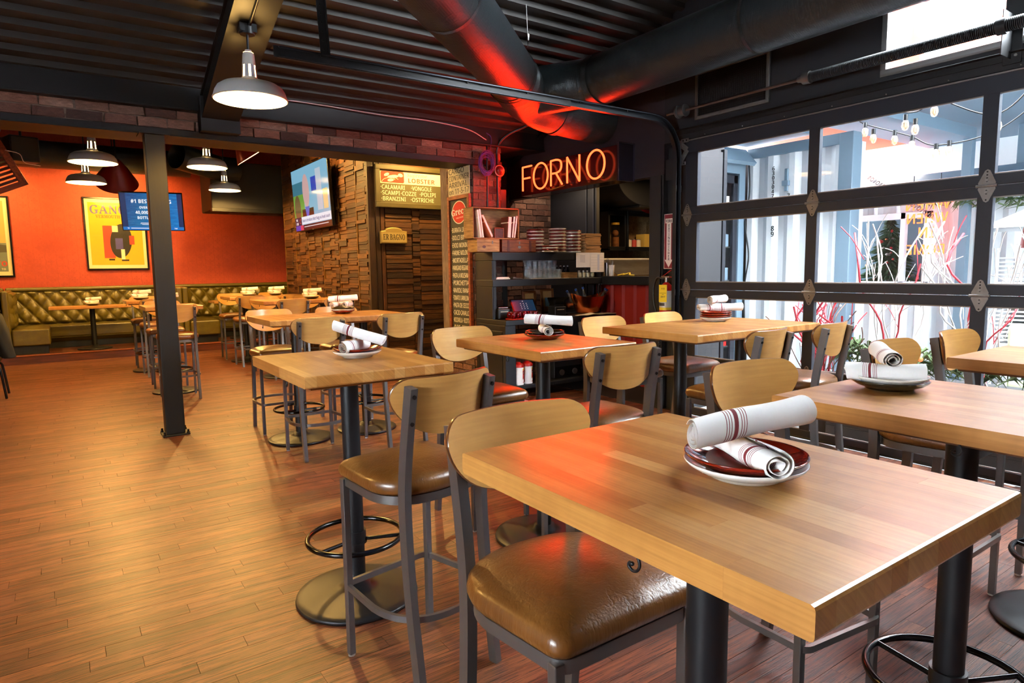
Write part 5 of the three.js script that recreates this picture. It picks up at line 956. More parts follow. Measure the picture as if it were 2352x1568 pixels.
// ---- fire extinguisher and its sign on the jamb
const feTex = canvasTex(160, 720, (g, w, h) => { g.fillStyle = '#efe6e4'; g.fillRect(0, 0, w, h); g.fillStyle = '#7c2030'; g.fillRect(8, 8, w - 16, h - 16); g.fillStyle = '#efe6e4'; g.fillRect(42, 100, 76, 520); g.beginPath(); g.moveTo(14, 600); g.lineTo(146, 600); g.lineTo(80, 704); g.closePath(); g.fill(); g.fillRect(20, 60, 120, 60); g.fillStyle = '#2a2438'; g.font = 'bold 50px sans-serif'; g.textAlign = 'center'; g.fillText('FIRE', w / 2, 110); g.font = 'bold 44px sans-serif'; 'EXTINGUISHER'.split('').forEach((c, i) => g.fillText(c, w / 2, 168 + i * 40)); });
const fsign = solo('fire_sign', new THREE.BoxGeometry(0.004, 0.54, 0.125), [M.paper, mat({ map: feTex, roughness: 0.45 }), M.paper, M.paper, M.paper, M.paper], 'vertical FIRE EXTINGUISHER arrow sign on the dark jamb', 'sign'); fsign.position.set(5.005, 1.7, -4.432);
const ext = thing('fire_extinguisher', 'red fire extinguisher with yellow tag hung on the jamb', 'extinguisher', [4.94, 0.82, -4.4]);
part(ext, 'cylinder', lathe([[0, 0], [0.062, 0.0], [0.066, 0.012], [0.066, 0.4], [0.058, 0.44], [0.03, 0.468], [0.02, 0.48], [0, 0.48]], 32), M.red);
const labelT = canvasTex(256, 256, (g, w, h) => { g.fillStyle = '#c9c5bf'; g.fillRect(0, 0, w, h); g.fillStyle = '#222'; for (let k = 0; k < 9; k++) g.fillRect(20, 14 + k * 14, 190 - (k % 3) * 40, 6); for (let k = 0; k < 3; k++) g.fillRect(30 + k * 66, 160, 50, 40); g.fillStyle = '#e0c22a'; g.fillRect(0, 222, w, 34); });
part(ext, 'label_band', cy(0.067, 0.067, 0.19, 0, 0.3, 0, 32, true), mat({ map: labelT, roughness: 0.5 }));
part(ext, 'valve', [cy(0.018, 0.02, 0.05, 0, 0.5, 0, 14), rb(0.03, 0.02, 0.1, 0, 0.53, -0.01, 0.005)], M.galv); part(ext, 'handle', [bar([0, 0.54, -0.04], [0, 0.6, 0.07], 0.018, 0.006), bar([0, 0.525, -0.04], [0, 0.53, 0.07], 0.018, 0.006)], M.red);
part(ext, 'hose', tube([[0, 0.51, -0.03], [-0.02, 0.52, -0.1], [-0.03, 0.44, -0.14], [-0.03, 0.3, -0.14], [-0.03, 0.2, -0.11], [-0.03, 0.14, -0.08]], 0.011, 40, 10), M.black); part(ext, 'nozzle', rod([-0.03, 0.14, -0.08], [-0.03, 0.1, -0.075], 0.014, 10), M.galv);
const tagT = canvasTex(128, 256, (g, w, h) => { g.fillStyle = '#e4c414'; g.fillRect(0, 0, w, h); g.fillStyle = '#2a2a1c'; g.font = 'bold 34px sans-serif'; g.textAlign = 'center'; g.fillText('113', 64, 70); g.fillText('2017', 64, 190); g.fillRect(10, 120, 108, 4); g.fillRect(50, 140, 28, 5); });
{ const t = part(ext, 'inspection_tag', new THREE.BoxGeometry(0.002, 0.17, 0.085), [M.paper, mat({ map: tagT, roughness: 0.6 }), M.paper, M.paper, M.paper, M.paper], 'yellow inspection tag'); t.position.set(-0.072, 0.37, 0.02); t.rotation.y = 0.25; }
part(ext, 'wall_bracket', [rspan(0.05, 0.09, 0.05, 0.45, -0.02, 0.02)], M.steelDark);
// ================================================================ FAR ROOM
// ---- tufted green booths
function tuft(w, h, nx, ny, depth, uScale = 0.35) {         // diamond-tufted panel in x, y, bulging to +z
  const sx = w / nx, sy = h / ny, U = nx * 10, W = ny * 10, pos = [], uv = [], idx = [];
  for (let j = 0; j <= W; j++) for (let i = 0; i <= U; i++) {
    const x = i / U * w, y = j / W * h, p = x / sx + y / sy, q = x / sx - y / sy + 50;
    const edge = Math.min(1, Math.min(x, w - x) / 0.03, Math.min(y, h - y) / 0.03), b = Math.pow(Math.abs(Math.sin(PI * p / 1) * Math.sin(PI * q / 1)), 0.38);
    pos.push(x - w / 2, y, depth * (0.25 + 0.75 * b) * Math.sqrt(Math.max(0, edge))); uv.push(x / uScale, y / uScale);
  }
  for (let j = 0; j < W; j++) for (let i = 0; i < U; i++) { const a = j * (U + 1) + i; idx.push(a, a + 1, a + U + 1, a + 1, a + U + 2, a + U + 1); }
  const g = new THREE.BufferGeometry(); g.setAttribute('position', new THREE.Float32BufferAttribute(pos, 3)); g.setAttribute('uv', new THREE.Float32BufferAttribute(uv, 2)); g.setIndex(idx); g.computeVertexNormals(); return g;
}
function buttons(w, h, nx, ny, r = 0.011) { const l = [], sx = w / nx, sy = h / ny; for (let p = 0; p <= nx + ny; p++) for (let q = -ny; q <= nx; q++) { const x = (p + q) / 2 * sx, y = (p - q) / 2 * sy; if (x > 0.03 && x < w - 0.03 && y > 0.03 && y < h - 0.03) l.push(new THREE.SphereGeometry(r, 6, 4).translate(x - w / 2, y, 0.016)); } return l; }
const PF = 0.15;                                             // platform height
function booth(x0, x1, label, leftArm, rightArm) {
  const t = thing('tufted_booth', label, 'booth', [(x0 + x1) / 2, PF, -14.2], 0, 'green tufted booths along the red wall'), w = (x1 - x0) / 2;
  const back = part(t, 'back_shell', [rspan(-w, w, 0.0, 1.07, -0.62, -0.5, 0.02), rb(2 * w, 0.07, 0.16, 0, 1.06, -0.53, 0.03)], M.olive);
  const tp = part(back, 'tufted_back', tuft(2 * w - 0.06, 0.62, Math.round(w * 2 / 0.235), 2, 0.085), M.olive); tp.position.set(0, 0.42, -0.505); tp.rotation.x = -0.06;
  const bt = part(back, 'tuft_buttons', buttons(2 * w - 0.06, 0.62, Math.round(w * 2 / 0.235), 2), M.olive); bt.position.set(0, 0.42, -0.505); bt.rotation.x = -0.06; bt.userData.kind = 'stuff';
  part(t, 'bench_cushion', rspan(-w + 0.02, w - 0.02, 0.2, 0.41, -0.5, 0.02, 0.03), M.olive);
  part(t, 'bench_face', bar([0, 0.2, 0.0], [0, 0.12, -0.12], 2 * w - 0.1, 0.02), M.olive);
  part(t, 'plinth', span(-w + 0.05, w - 0.05, 0, 0.15, -0.5, -0.14), M.black);
  for (const [on, s] of [[leftArm, -1], [rightArm, 1]]) if (on) {
    const a = part(t, s < 0 ? 'left_arm' : 'right_arm', [rspan(s < 0 ? -w - 0.0 : w - 0.1, s < 0 ? -w + 0.1 : w, 0.0, 1.06, -0.52, 0.78, 0.03)], M.olive);
    const ti = part(a, 'tufted_side', tuft(1.2, 0.6, 5, 2, 0.07), M.olive); ti.rotation.y = -s * PI / 2; ti.position.set(s * (w - 0.1), 0.43, 0.12);
    part(t, 'side_cushion', rspan(s < 0 ? -w + 0.1 : w - 0.62, s < 0 ? -w + 0.62 : w - 0.1, 0.14, 0.42, -0.2, 0.8, 0.03), M.olive);
    part(t, 'side_plinth', span(s < 0 ? -w + 0.1 : w - 0.58, s < 0 ? -w + 0.58 : w - 0.1, 0, 0.15, -0.2, 0.72), M.black);
  }
  return t;
}
booth(-0.8, 1.87, 'green tufted booth below the yellow poster, left of the post', true, true);
booth(1.875, 4.55, 'green tufted booth right of the post running behind the wood wall', true, false);
booth(-3.6, -0.82, 'green tufted booth at the far left, cut by the frame', false, true);
function boothTable(x, z, w, d, label, turn = 0) {
  const t = thing('booth_table', label, 'table', [x, PF, z], turn, 'wooden booth tables');
  const n = 10, sw = d / n; const top = part(t, 'table_top', rspan(-w / 2 + 0.03, w / 2 - 0.03, 0.718, 0.726, -d / 2 + 0.03, d / 2 - 0.03, 0.002), M.plyEdge);
  for (let i = 0; i < n; i++) part(top, 'stave', boxUV(rb(w, 0.04, sw - 0.0004, 0, 0.746, -d / 2 + sw * (i + 0.5), 0.002), 0.8, 0.22, rnd(), rnd()), pick(M.staves));
  part(t, 'base', TABLEG.base, M.black); part(t, 'column', cy(0.042, 0.042, 0.68, 0, 0.38, 0, 24), M.black);
  return t;
}
boothTable(0.45, -13.68, 1.25, 0.62, 'long wooden table in the booth under the yellow poster');
boothTable(3.0, -13.8, 1.15, 0.62, 'wooden table in the booth right of the post');
farSet(0.47, PF + 0.767, -13.7, 'on the long booth table', 2);

// ---- posters and screens
const posterTex = canvasTex(700, 1000, (g, w, h) => {
  g.fillStyle = '#f0dfae'; g.fillRect(0, 0, w, h); g.fillStyle = '#eeb013'; g.fillRect(36, 50, w - 72, h - 100);
  g.fillStyle = '#5a5596'; g.font = 'bold 168px serif'; g.fillText('GANCIA', 50, 210, 600); g.fillStyle = '#d0552a'; g.font = 'bold 62px serif'; g.fillText('VERMOUTH TORINO', 120, 272, 500);
  // plain stand-in picture: blocks of the same colours
  g.fillStyle = '#d8402a'; g.fillRect(190, 380, 130, 470); g.fillStyle = '#1a1612'; g.beginPath(); g.ellipse(400, 600, 130, 250, 0.1, 0, 7); g.fill(); g.fillStyle = '#d8402a'; g.fillRect(500, 520, 60, 130); g.fillStyle = '#3f3a86'; g.fillRect(330, 560, 90, 160); g.fillStyle = '#efe2bf'; g.fillRect(300, 380, 70, 90); g.fillRect(390, 720, 46, 150); g.fillStyle = '#1a1612'; g.fillRect(390, 870, 90, 24); g.fillRect(240, 860, 70, 24);
});
function framed(x0, x1, y0, y1, tex, label) {
  const w = (x1 - x0) / 2, h = (y1 - y0) / 2, t = thing('framed_poster', label, 'poster', [(x0 + x1) / 2, (y0 + y1) / 2, -14.93], 0), f = 0.03;
  part(t, 'frame', frameGeo(w, h, f, -0.015, 0.025), M.blackGloss);
  part(t, 'print', new THREE.PlaneGeometry(2 * (w - f), 2 * (h - f)).translate(0, 0, 0.004), mat({ map: tex, roughness: 0.6 })); part(t, 'backing', bx(2 * w - 0.02, 2 * h - 0.02, 0.01, 0, 0, -0.006), M.black);
  const gl = part(t, 'glazing', new THREE.PlaneGeometry(2 * (w - f), 2 * (h - f)).translate(0, 0, 0.012), M.glass); return t;
}
framed(0.475, 1.52, 1.55, 2.94, posterTex, 'yellow vermouth poster in a black frame on the red wall');
framed(-1.7, -0.64, 1.44, 2.89, canvasTex(700, 1000, (g, w, h) => { g.fillStyle = '#e6d6a8'; g.fillRect(0, 0, w, h); g.fillStyle = '#c9a55e'; g.fillRect(40, 40, w - 80, 560); g.fillStyle = '#6f7a6c'; g.fillRect(40, 580, w - 80, 370); g.fillStyle = '#4b4a3a'; g.beginPath(); g.moveTo(40, 640); g.lineTo(300, 560); g.lineTo(660, 610); g.lineTo(660, 700); g.lineTo(40, 720); g.fill(); g.fillStyle = '#c23a22'; g.font = 'bold 90px sans-serif'; g.fillText('TO', 540, 880); g.font = 'bold 34px sans-serif'; g.fillStyle = '#e6d6a8'; g.fillText('TO', 590, 930); }), 'framed landscape poster cut by the left edge of frame');
const tvTex = canvasTex(1024, 600, (g, w, h) => {
  const gr = g.createLinearGradient(0, 0, w, h); gr.addColorStop(0, '#1c3d78'); gr.addColorStop(0.4, '#1c6fa8'); gr.addColorStop(1, '#1478c8'); g.fillStyle = gr; g.fillRect(0, 0, w, h);
  for (let k = 0; k < 500; k++) { g.fillStyle = hash(k, 5) > 0.5 ? 'rgba(120,190,220,0.12)' : 'rgba(8,30,70,0.14)'; g.fillRect(hash(k, 1) * w, hash(k, 2) * h, 20 + hash(k, 3) * 160, 3 + hash(k, 4) * 8); }
  g.fillStyle = '#16325f'; g.fillRect(0, 0, 90, h); g.fillRect(w - 80, 0, 80, h); g.fillStyle = '#ffffff'; g.textAlign = 'left'; g.font = 'bold 84px sans-serif'; g.fillText('#1 BEST-SELLING', 170, 160); g.font = 'bold 54px sans-serif'; g.fillText('OVER', 300, 250); g.font = 'bold 70px sans-serif'; g.fillText('40,000,000', 230, 336); g.font = 'bold 62px sans-serif'; g.fillText('BOTTLES SOLD', 250, 420); g.fillRect(300, 480, 260, 6); g.fillRect(290, 494, 280, 5); g.fillRect(320, 508, 220, 5); g.fillStyle = '#1d74c4'; g.fillRect(0, 548, w, 52); g.fillStyle = '#fff'; g.fillRect(130, 566, 640, 10); g.font = 'bold 30px sans-serif'; g.fillText('TV', 70, 582); g.fillText('TNF', 860, 584);
});
function screen(name, w, h, tex, glow, label) { const t = thing(name, label, 'television', [0, 0, 0]); part(t, 'bezel', [rb(w, h, 0.05, 0, 0, -0.01, 0.008)], M.blackGloss); part(t, 'screen', new THREE.PlaneGeometry(w - 0.03, h - 0.03).translate(0, 0, 0.0165), mat({ color: 0x060708, emissive: 0xffffff, emissiveMap: tex, emissiveIntensity: glow, roughness: 0.12 }), 'lit screen'); part(t, 'logo_strip', bx(0.06, 0.008, 0.004, 0, -h / 2 + 0.004, 0.017), M.galv); return t; }
const tv1 = screen('television', 0.9, 0.62, tvTex, 0.9, 'blue television hung from the ceiling in front of the yellow poster');
tv1.position.set(1.325, 2.455, -12.0); tv1.rotation.order = 'YXZ'; tv1.rotation.set(0.28, -0.22, 0.0);
part(tv1, 'ceiling_pole', rod([0, 0.1, -0.06], [0.0, 1.76, -0.5], 0.02, 10), M.black); part(tv1, 'mount_plate', rb(0.3, 0.2, 0.04, 0, 0.05, -0.05, 0.006), M.black);
const newsTex = canvasTex(1024, 600, (g, w, h) => {
  g.fillStyle = '#7fb4cf'; g.fillRect(0, 0, w, h); g.fillStyle = '#3e7486'; g.fillRect(0, 130, 320, 120); g.fillStyle = '#6a9a3c'; g.fillRect(0, 250, 330, 220); g.fillStyle = '#6b5636'; g.beginPath(); g.ellipse(120, 380, 90, 130, 0, 0, 7); g.fill(); g.fillStyle = '#2747b4'; g.fillRect(560, 120, 160, 130); g.fillStyle = '#b8c4d0'; g.fillRect(700, 60, 140, 380); g.fillStyle = '#d9c48a'; g.fillRect(860, 260, 120, 180);
  g.fillStyle = '#c9a3a0'; g.beginPath(); g.ellipse(400, 230, 95, 160, 0, 0, 7); g.fill(); g.fillStyle = '#3a1f18'; g.fillRect(250, 400, 330, 80); g.fillStyle = '#5a62c4'; g.beginPath(); g.moveTo(340, 380); g.lineTo(470, 380); g.lineTo(430, 480); g.lineTo(370, 480); g.fill();
  g.fillStyle = '#17203e'; g.fillRect(0, 470, 200, 80); g.fillStyle = '#fff'; g.font = 'bold 34px sans-serif'; g.fillText('THE', 20, 506); g.fillText('LINE', 20, 542); g.fillStyle = '#d9e8f2'; g.fillRect(200, 470, w - 200, 74); g.fillStyle = '#c8552a'; g.font = 'bold 64px sans-serif'; g.fillText('C', 132, 534); g.fillStyle = '#1a4f8a'; g.font = 'bold 40px sans-serif'; g.fillText('Bears introduce Matt Nagy as head coach', 222, 522, 770); g.fillStyle = '#3f3fb0'; g.fillRect(0, 550, 150, 50); g.fillStyle = '#c43a5a'; g.fillRect(150, 550, 90, 50); g.fillStyle = '#10121a'; g.fillRect(240, 550, w, 50); g.fillStyle = '#cfd6dc'; g.fillRect(260, 566, w - 340, 8);
});
const tv2 = screen('television', 1.82, 1.03, newsTex, 0.85, 'news television mounted on the mosaic wood wall');
tv2.position.set(3.44, 2.655, -10.55); tv2.rotation.order = 'YXZ'; tv2.rotation.set(0.05, -PI / 2, 0); part(tv2, 'wall_mount', rb(0.6, 0.4, 0.08, 0, 0, -0.07, 0.01), M.black);

// ---- restroom signs
const lobTex = canvasTex(1024, 560, (g, w, h) => {
  g.fillStyle = '#4e4a2c'; g.fillRect(0, 0, w, h); g.fillStyle = '#f3e6c2'; g.fillRect(8, 10, 1000, 216); g.fillStyle = '#cf3322'; g.beginPath(); g.roundRect ? g.roundRect(24, 24, 370, 188, 26) : g.rect(24, 24, 370, 188); g.fill();
  g.fillStyle = '#f3e6c2'; g.beginPath(); g.ellipse(220, 106, 90, 26, -0.15, 0, 7); g.fill(); g.beginPath(); g.ellipse(118, 78, 44, 24, -0.5, 0, 7); g.fill(); g.beginPath(); g.ellipse(180, 168, 50, 24, -0.2, 0, 7); g.fill(); g.beginPath(); g.ellipse(338, 78, 40, 30, 0.3, 0, 7); g.fill(); g.lineWidth = 7; g.strokeStyle = '#f3e6c2'; g.beginPath(); g.moveTo(150, 130); g.quadraticCurveTo(70, 140, 40, 200); g.stroke(); g.beginPath(); g.moveTo(250, 120); g.lineTo(300, 150); g.moveTo(220, 124); g.lineTo(250, 160); g.stroke();
  g.fillStyle = '#8a7a4a'; g.font = 'italic 78px serif'; g.fillText('Supreme', 440, 92); g.fillStyle = '#c8321f'; g.font = 'bold 108px sans-serif'; g.fillText('LOBSTER', 452, 196, 470);
  [['·CALAMARI', 12, 322], ['·VONGOLE', 500, 322], ['·SCAMPI', 16, 420], ['·COZZE', 330, 420], ['·POLIPI', 640, 420], ['·BRANZINI', 20, 520], ['·OSTRICHE', 490, 520]].forEach(([s, x, y]) => hand(g, s, x, y, 84, s.length * 44));
});
const lob = thing('fish_menu_sign', 'green framed Supreme Lobster chalk sign above the restroom door', 'sign', [4.18, 2.61, -8.42]);
{ const w = 0.55, h = 0.288, f = 0.065; M.signGreen = mat({ color: 0x55512a, roughness: 0.55, map: T.mottle }); part(lob, 'frame', frameGeo(w, h, f, -0.03, 0.03, 0.006), M.signGreen); part(lob, 'panel', new THREE.PlaneGeometry(2 * (w - f), 2 * (h - f)).translate(0, 0, -0.01), mat({ map: lobTex, roughness: 0.7 })); part(lob, 'backing', bx(2 * w - 0.04, 2 * h - 0.04, 0.012, 0, 0, -0.024), M.black); }
const bagTex = canvasTex(512, 200, (g, w, h) => { g.fillStyle = '#a8945a'; g.fillRect(0, 0, w, h); g.fillStyle = '#120e08'; g.font = 'bold 140px serif'; g.textAlign = 'center'; g.save(); g.translate(w / 2, 150); g.scale(0.82, 1.15); g.fillText('ER BAGNO', 0, 0, 580); g.restore(); });
const bag = thing('restroom_plaque', 'arched brass plaque reading ER BAGNO on the slatted door', 'plaque', [3.89, 1.93, -8.45]);
{ const s = [[-0.2, -0.1], [0.2, -0.1], [0.2, 0.07], [0.17, 0.075]]; for (let i = 0; i <= 12; i++) { const a = PI * i / 12; s.push([0.13 * Math.cos(a), 0.08 + 0.045 * Math.sin(a)]); } s.push([-0.17, 0.075], [-0.2, 0.07]); part(bag, 'plate', extr(s, 0.03, 0.012, 2).translate(0, 0, -0.02), mat({ color: 0xa08c52, roughness: 0.4, metalness: 0.3 })); part(bag, 'lettering', new THREE.PlaneGeometry(0.36, 0.135).translate(0, -0.015, 0.0235), mat({ map: bagTex, roughness: 0.45 })); }

// ---- dark things under the far ceiling
const ac = thing('ceiling_soffit_unit', 'large dark soffit air unit in front of the red wall', 'air unit', [3.05, 3.0, -13.5]); part(ac, 'housing', rspan(-0.65, 1.4, -0.38, 0.5, -0.5, 0.5, 0.02), M.wallDark); part(ac, 'lower_lip', rspan(-0.66, 1.4, -0.42, -0.35, 0.42, 0.54, 0.01), M.steelDark); part(ac, 'grille_slot', [rspan(-0.3, 0.1, -0.425, -0.415, 0.1, 0.4), rspan(0.2, 0.6, -0.425, -0.415, 0.1, 0.4)], M.bolt); part(ac, 'drop_rod', [rod([-0.5, 0.5, 0], [-0.5, 1.2, 0], 0.012), rod([1.1, 0.5, 0], [1.1, 1.2, 0], 0.012)], M.black);
const fd = thing('far_duct', 'long dark round duct across the top of the red wall', 'duct', [0, 3.6, -14.45]); part(fd, 'run', rod([-4.1, 0, 0], [2.3, 0, 0], 0.24, 32), M.duct); part(fd, 'strap', [-3, -1, 1].map((x) => rod([x, 0.2, 0], [x, 0.595, 0], 0.01)), M.black); part(fd, 'joint_band', [-2.2, -0.2, 1.8].map((x) => rod([x, 0, 0], [x + 0.04, 0, 0], 0.247, 32)), M.tape);
const fd2 = thing('far_duct', 'short dark duct elbow behind the two right pendants', 'duct', [2.35, 3.35, -13.0]); part(fd2, 'run', tube([[-0.55, 0.1, 0.5], [-0.2, 0.05, 0.3], [0.2, 0.0, 0.1], [0.5, -0.0, 0.0]], 0.22, 30, 28), M.duct); part(fd2, 'hang_rod', rod([0, 0.2, 0.2], [0, 0.85, 0.2], 0.01), M.black);
const spk = thing('loudspeaker', 'black loudspeaker box hung at upper left of the red wall', 'loudspeaker', [-0.25, 2.97, -10.0], 0.3); part(spk, 'cabinet', rb(0.3, 0.3, 0.26, 0, 0, 0, 0.012), M.black); part(spk, 'grille', rb(0.27, 0.27, 0.01, 0, 0, 0.132, 0.004), M.wallDark); part(spk, 'hanger', [rod([0, 0.15, 0], [0, 0.32, 0], 0.014), rb(0.14, 0.03, 0.1, 0, 0.33, 0, 0.004), rod([0, 0.33, 0], [0, 1.24, 0], 0.01)], M.black);
const louver = thing('louvered_panel', 'slanted reddish wooden louvre panel at the left edge', 'panel', [-0.42, 2.68, -9.2], 0.25); louver.rotation.z = 0.45; part(louver, 'frame', [rspan(0.05, 0.12, -0.28, 0.28, -0.02, 0.02), rspan(-0.6, 0.12, -0.28, -0.22, -0.02, 0.02), rspan(-0.6, 0.12, 0.22, 0.28, -0.02, 0.02)], M.orangeWood); for (let k = 0; k < 9; k++) part(louver, 'slat', rspan(-0.58, 0.06, -0.21 + k * 0.047, -0.18 + k * 0.047, -0.012, 0.012, 0.003), M.riser); part(louver, 'hang_cord', rod([0, 0.27, 0], [0.6, 1.45, 0], 0.005), M.black); part(louver, 'loose_wire', tube([[0.1, 0.12, 0.03], [0.2, 0.04, 0.04], [0.2, -0.06, 0.04], [0.32, -0.14, 0.04]], 0.004, 20, 6), M.paper);
const dish2 = thing('metal_reflector', 'curved grey metal sheet at the upper left edge', 'reflector', [-0.45, 3.08, -9.0]); part(dish2, 'sheet', new THREE.CylinderGeometry(0.5, 0.5, 0.22, 16, 1, true, 0.2, 1.1).rotateX(PI / 2).translate(-0.42, 0.1, 0), mat({ color: 0x5a6472, roughness: 0.4, metalness: 0.6, side: THREE.DoubleSide })); part(dish2, 'hang_rod', rod([0.02, 0.2, 0], [0.02, 1.12, 0], 0.008), M.black);
function cone(x, y, z, dir, label, lit) {
  const t = thing('red_cone_lamp', label, 'lamp', [x, y, z], 0, 'red cone spot lamps'); t.quaternion.setFromUnitVectors(V(0, -1, 0), V(...dir).normalize());
  const s = part(t, 'lamp_shade', lathe([[0.03, 0.3], [0.05, 0.29], [0.13, 0.18], [0.2, 0.06], [0.235, 0], [0.23, 0.002], [0.195, 0.06], [0.125, 0.178], [0.045, 0.285], [0.0, 0.29]], 36), M.redShade); part(s, 'white_lining', lathe([[0.228, 0.003], [0.193, 0.058], [0.123, 0.175], [0.0, 0.28]], 36), M.shadeIn);
  part(t, 'bulb', sp(0.05, 0, 0.12, 0, 16), M.bulb, 'glowing bulb');
  const l = new THREE.PointLight(LAMP_COLOR, lit); l.position.set(0, 0.12, 0); l.castShadow = true; l.shadow.radius = 2; t.add(l);
  const up = V(0, 1, 0).applyQuaternion(t.quaternion.clone().invert()); part(t, 'hang_rod', rod([0, 0.29, 0], [up.x * (4.2 - y), Math.max(0.31, up.y * (4.2 - y)), up.z * (4.2 - y)], 0.01), M.black); return t;
}
cone(0.98, 3.1, -13.75, [0, -0.75, -0.65], 'dark red cone lamp over the yellow poster', 11).scale.setScalar(1.5);
cone(2.42, 3.12, -10.0, [0.55, -0.8, 0.02], 'red cone lamp with a white lit edge beside the wood wall', 14);
cone(2.95, 3.62, -9.6, [0.5, -0.8, 0], 'red cone lamp partly hidden by the brick header', 10);
cone(-1.15, 3.1, -13.75, [0, -0.75, -0.65], 'red cone lamp over the left poster, outside the view', 11);

// ---- coat over a chair at the left edge
const cc = thing('side_chair', 'black metal chair at the left edge carrying a coat', 'chair', [-0.85, 0, -9.9]);
part(cc, 'seat', rb(0.42, 0.04, 0.42, 0, 0.45, 0, 0.015), M.black); for (const [sx, sz] of [[1, 1], [1, -1], [-1, 1], [-1, -1]]) part(cc, 'leg', tube([[sx * 0.12, 0.42, sz * 0.12], [sx * 0.19, 0.39, sz * 0.18], [sx * 0.21, 0.3, sz * 0.2], [sx * 0.24, 0.0, sz * 0.22]], 0.014, 24, 8), M.blackGloss);
part(cc, 'back_frame', tube([[-0.19, 0.45, -0.19], [-0.19, 0.85, -0.22], [0, 0.93, -0.23], [0.19, 0.85, -0.22], [0.19, 0.45, -0.19]], 0.013, 40, 8), M.blackGloss);
const coat = thing('winter_coat', 'black winter coat with tan fur hood draped at the left edge', 'coat', [-0.85, 0.5, -9.9]);
{
  const mk = (pts, profile) => { const pos = [], idx = [], n = 18; profile.forEach(([y, rx, rz, cx, cz], r) => { for (let i = 0; i < n; i++) { const a = i / n * 2 * PI, k = 1 + 0.06 * Math.sin(a * 5 + r * 1.7); pos.push(cx + rx * k * Math.cos(a), y, cz + rz * k * Math.sin(a)); } }); for (let r = 0; r + 1 < profile.length; r++) for (let i = 0; i < n; i++) { const a = r * n + i, b = r * n + (i + 1) % n; idx.push(a, a + n, b, b, a + n, b + n); } const g = new THREE.BufferGeometry(); g.setAttribute('position', new THREE.Float32BufferAttribute(pos, 3)); g.setIndex(idx); g.computeVertexNormals(); return clean(g); };
  const cm = mat({ color: 0x0c0c0f, roughness: 0.8 });
  part(coat, 'coat_body', mk(0, [[0.62, 0.02, 0.02, 0, -0.1], [0.6, 0.16, 0.1, 0, -0.1], [0.45, 0.24, 0.14, 0, -0.1], [0.2, 0.25, 0.15, 0, -0.1], [0.0, 0.27, 0.16, 0, -0.1], [-0.02, 0.1, 0.1, 0, -0.1]]), cm);
  part(coat, 'sleeve', mk(0, [[0.56, 0.03, 0.03, 0.14, 0.02], [0.5, 0.08, 0.08, 0.18, 0.03], [0.3, 0.085, 0.08, 0.23, 0.05], [0.1, 0.075, 0.075, 0.27, 0.07], [-0.02, 0.07, 0.07, 0.29, 0.08], [-0.03, 0.05, 0.05, 0.29, 0.08]]), cm);
  const fur = []; for (let k = 0; k < 700; k++) { const a = rnd() * 2 * PI, b = rr(-1, 1), q = Math.sqrt(1 - b * b), c = [0.1 * q * Math.cos(a), 0.13 * b, 0.1 * q * Math.sin(a)]; fur.push(new THREE.ConeGeometry(0.007, 0.05, 3).applyQuaternion(new THREE.Quaternion().setFromUnitVectors(V(0, 1, 0), V(c[0] + rr(-0.05, 0.05), c[1] - 0.04, c[2]).normalize())).translate(0.13 + c[0], 0.56 + c[1], 0.02 + c[2])); }
  const f = part(coat, 'fur_hood', [sp(0.1, 0.13, 0.56, 0.02, 16), ...fur], mat({ color: 0x7a5c34, roughness: 0.95 })); f.userData.kind = 'stuff';
}
// ================================================================ OUTSIDE: the courtyard
function corrugated(len, h, pitch = 0.28, depth = 0.036) {       // wall in z, y, facing -x, from z = 0
  const p = []; for (let z = 0; z < len; z += pitch) p.push([z, 0], [z + pitch * 0.26, 0], [z + pitch * 0.5, depth], [z + pitch * 0.76, depth]); p.push([len, 0]);
  const pos = [], idx = []; p.filter(([z]) => z <= len).forEach(([z, d], i, a) => { pos.push(d, 0, z, d, h, z); if (i + 1 < a.length) idx.push(2 * i, 2 * i + 2, 2 * i + 1, 2 * i + 1, 2 * i + 2, 2 * i + 3); });
  const g = new THREE.BufferGeometry(); g.setAttribute('position', new THREE.Float32BufferAttribute(pos, 3)); g.setIndex(idx); const f = g.toNonIndexed(); f.computeVertexNormals(); return f;
}
struct('ground_courtyard', boxUV(span(5.06, 14, -0.2, -0.03, -9.5, 6), 2, 2), M.concrete);
const fontThin = await new FontLoader().loadAsync('fonts/droid/droid_sans_regular.typeface.json');
const font = await new FontLoader().loadAsync('fonts/droid/droid_sans_bold.typeface.json');
const cargo1 = thing('shipping_container', 'white corrugated shipping container with vertical black numbers outside the door', 'container', [7.2, -0.03, -5.1]);
part(cargo1, 'corrugated_side', corrugated(1.2, 2.75).translate(0, 0.1, 0), M.containerWhite); part(cargo1, 'container_body', span(0.04, 0.55, 0, 2.88, -0.02, 1.17), M.containerWhite);
part(cargo1, 'corner_post', rspan(-0.03, 0.16, 0, 2.92, 1.17, 1.33, 0.01), M.containerBlue); part(cargo1, 'top_rail', rspan(-0.02, 0.1, 2.8, 2.92, 0, 1.3), M.containerBlue); part(cargo1, 'bottom_rail', rspan(-0.02, 0.1, 0, 0.14, 0, 1.3), M.containerBlue);
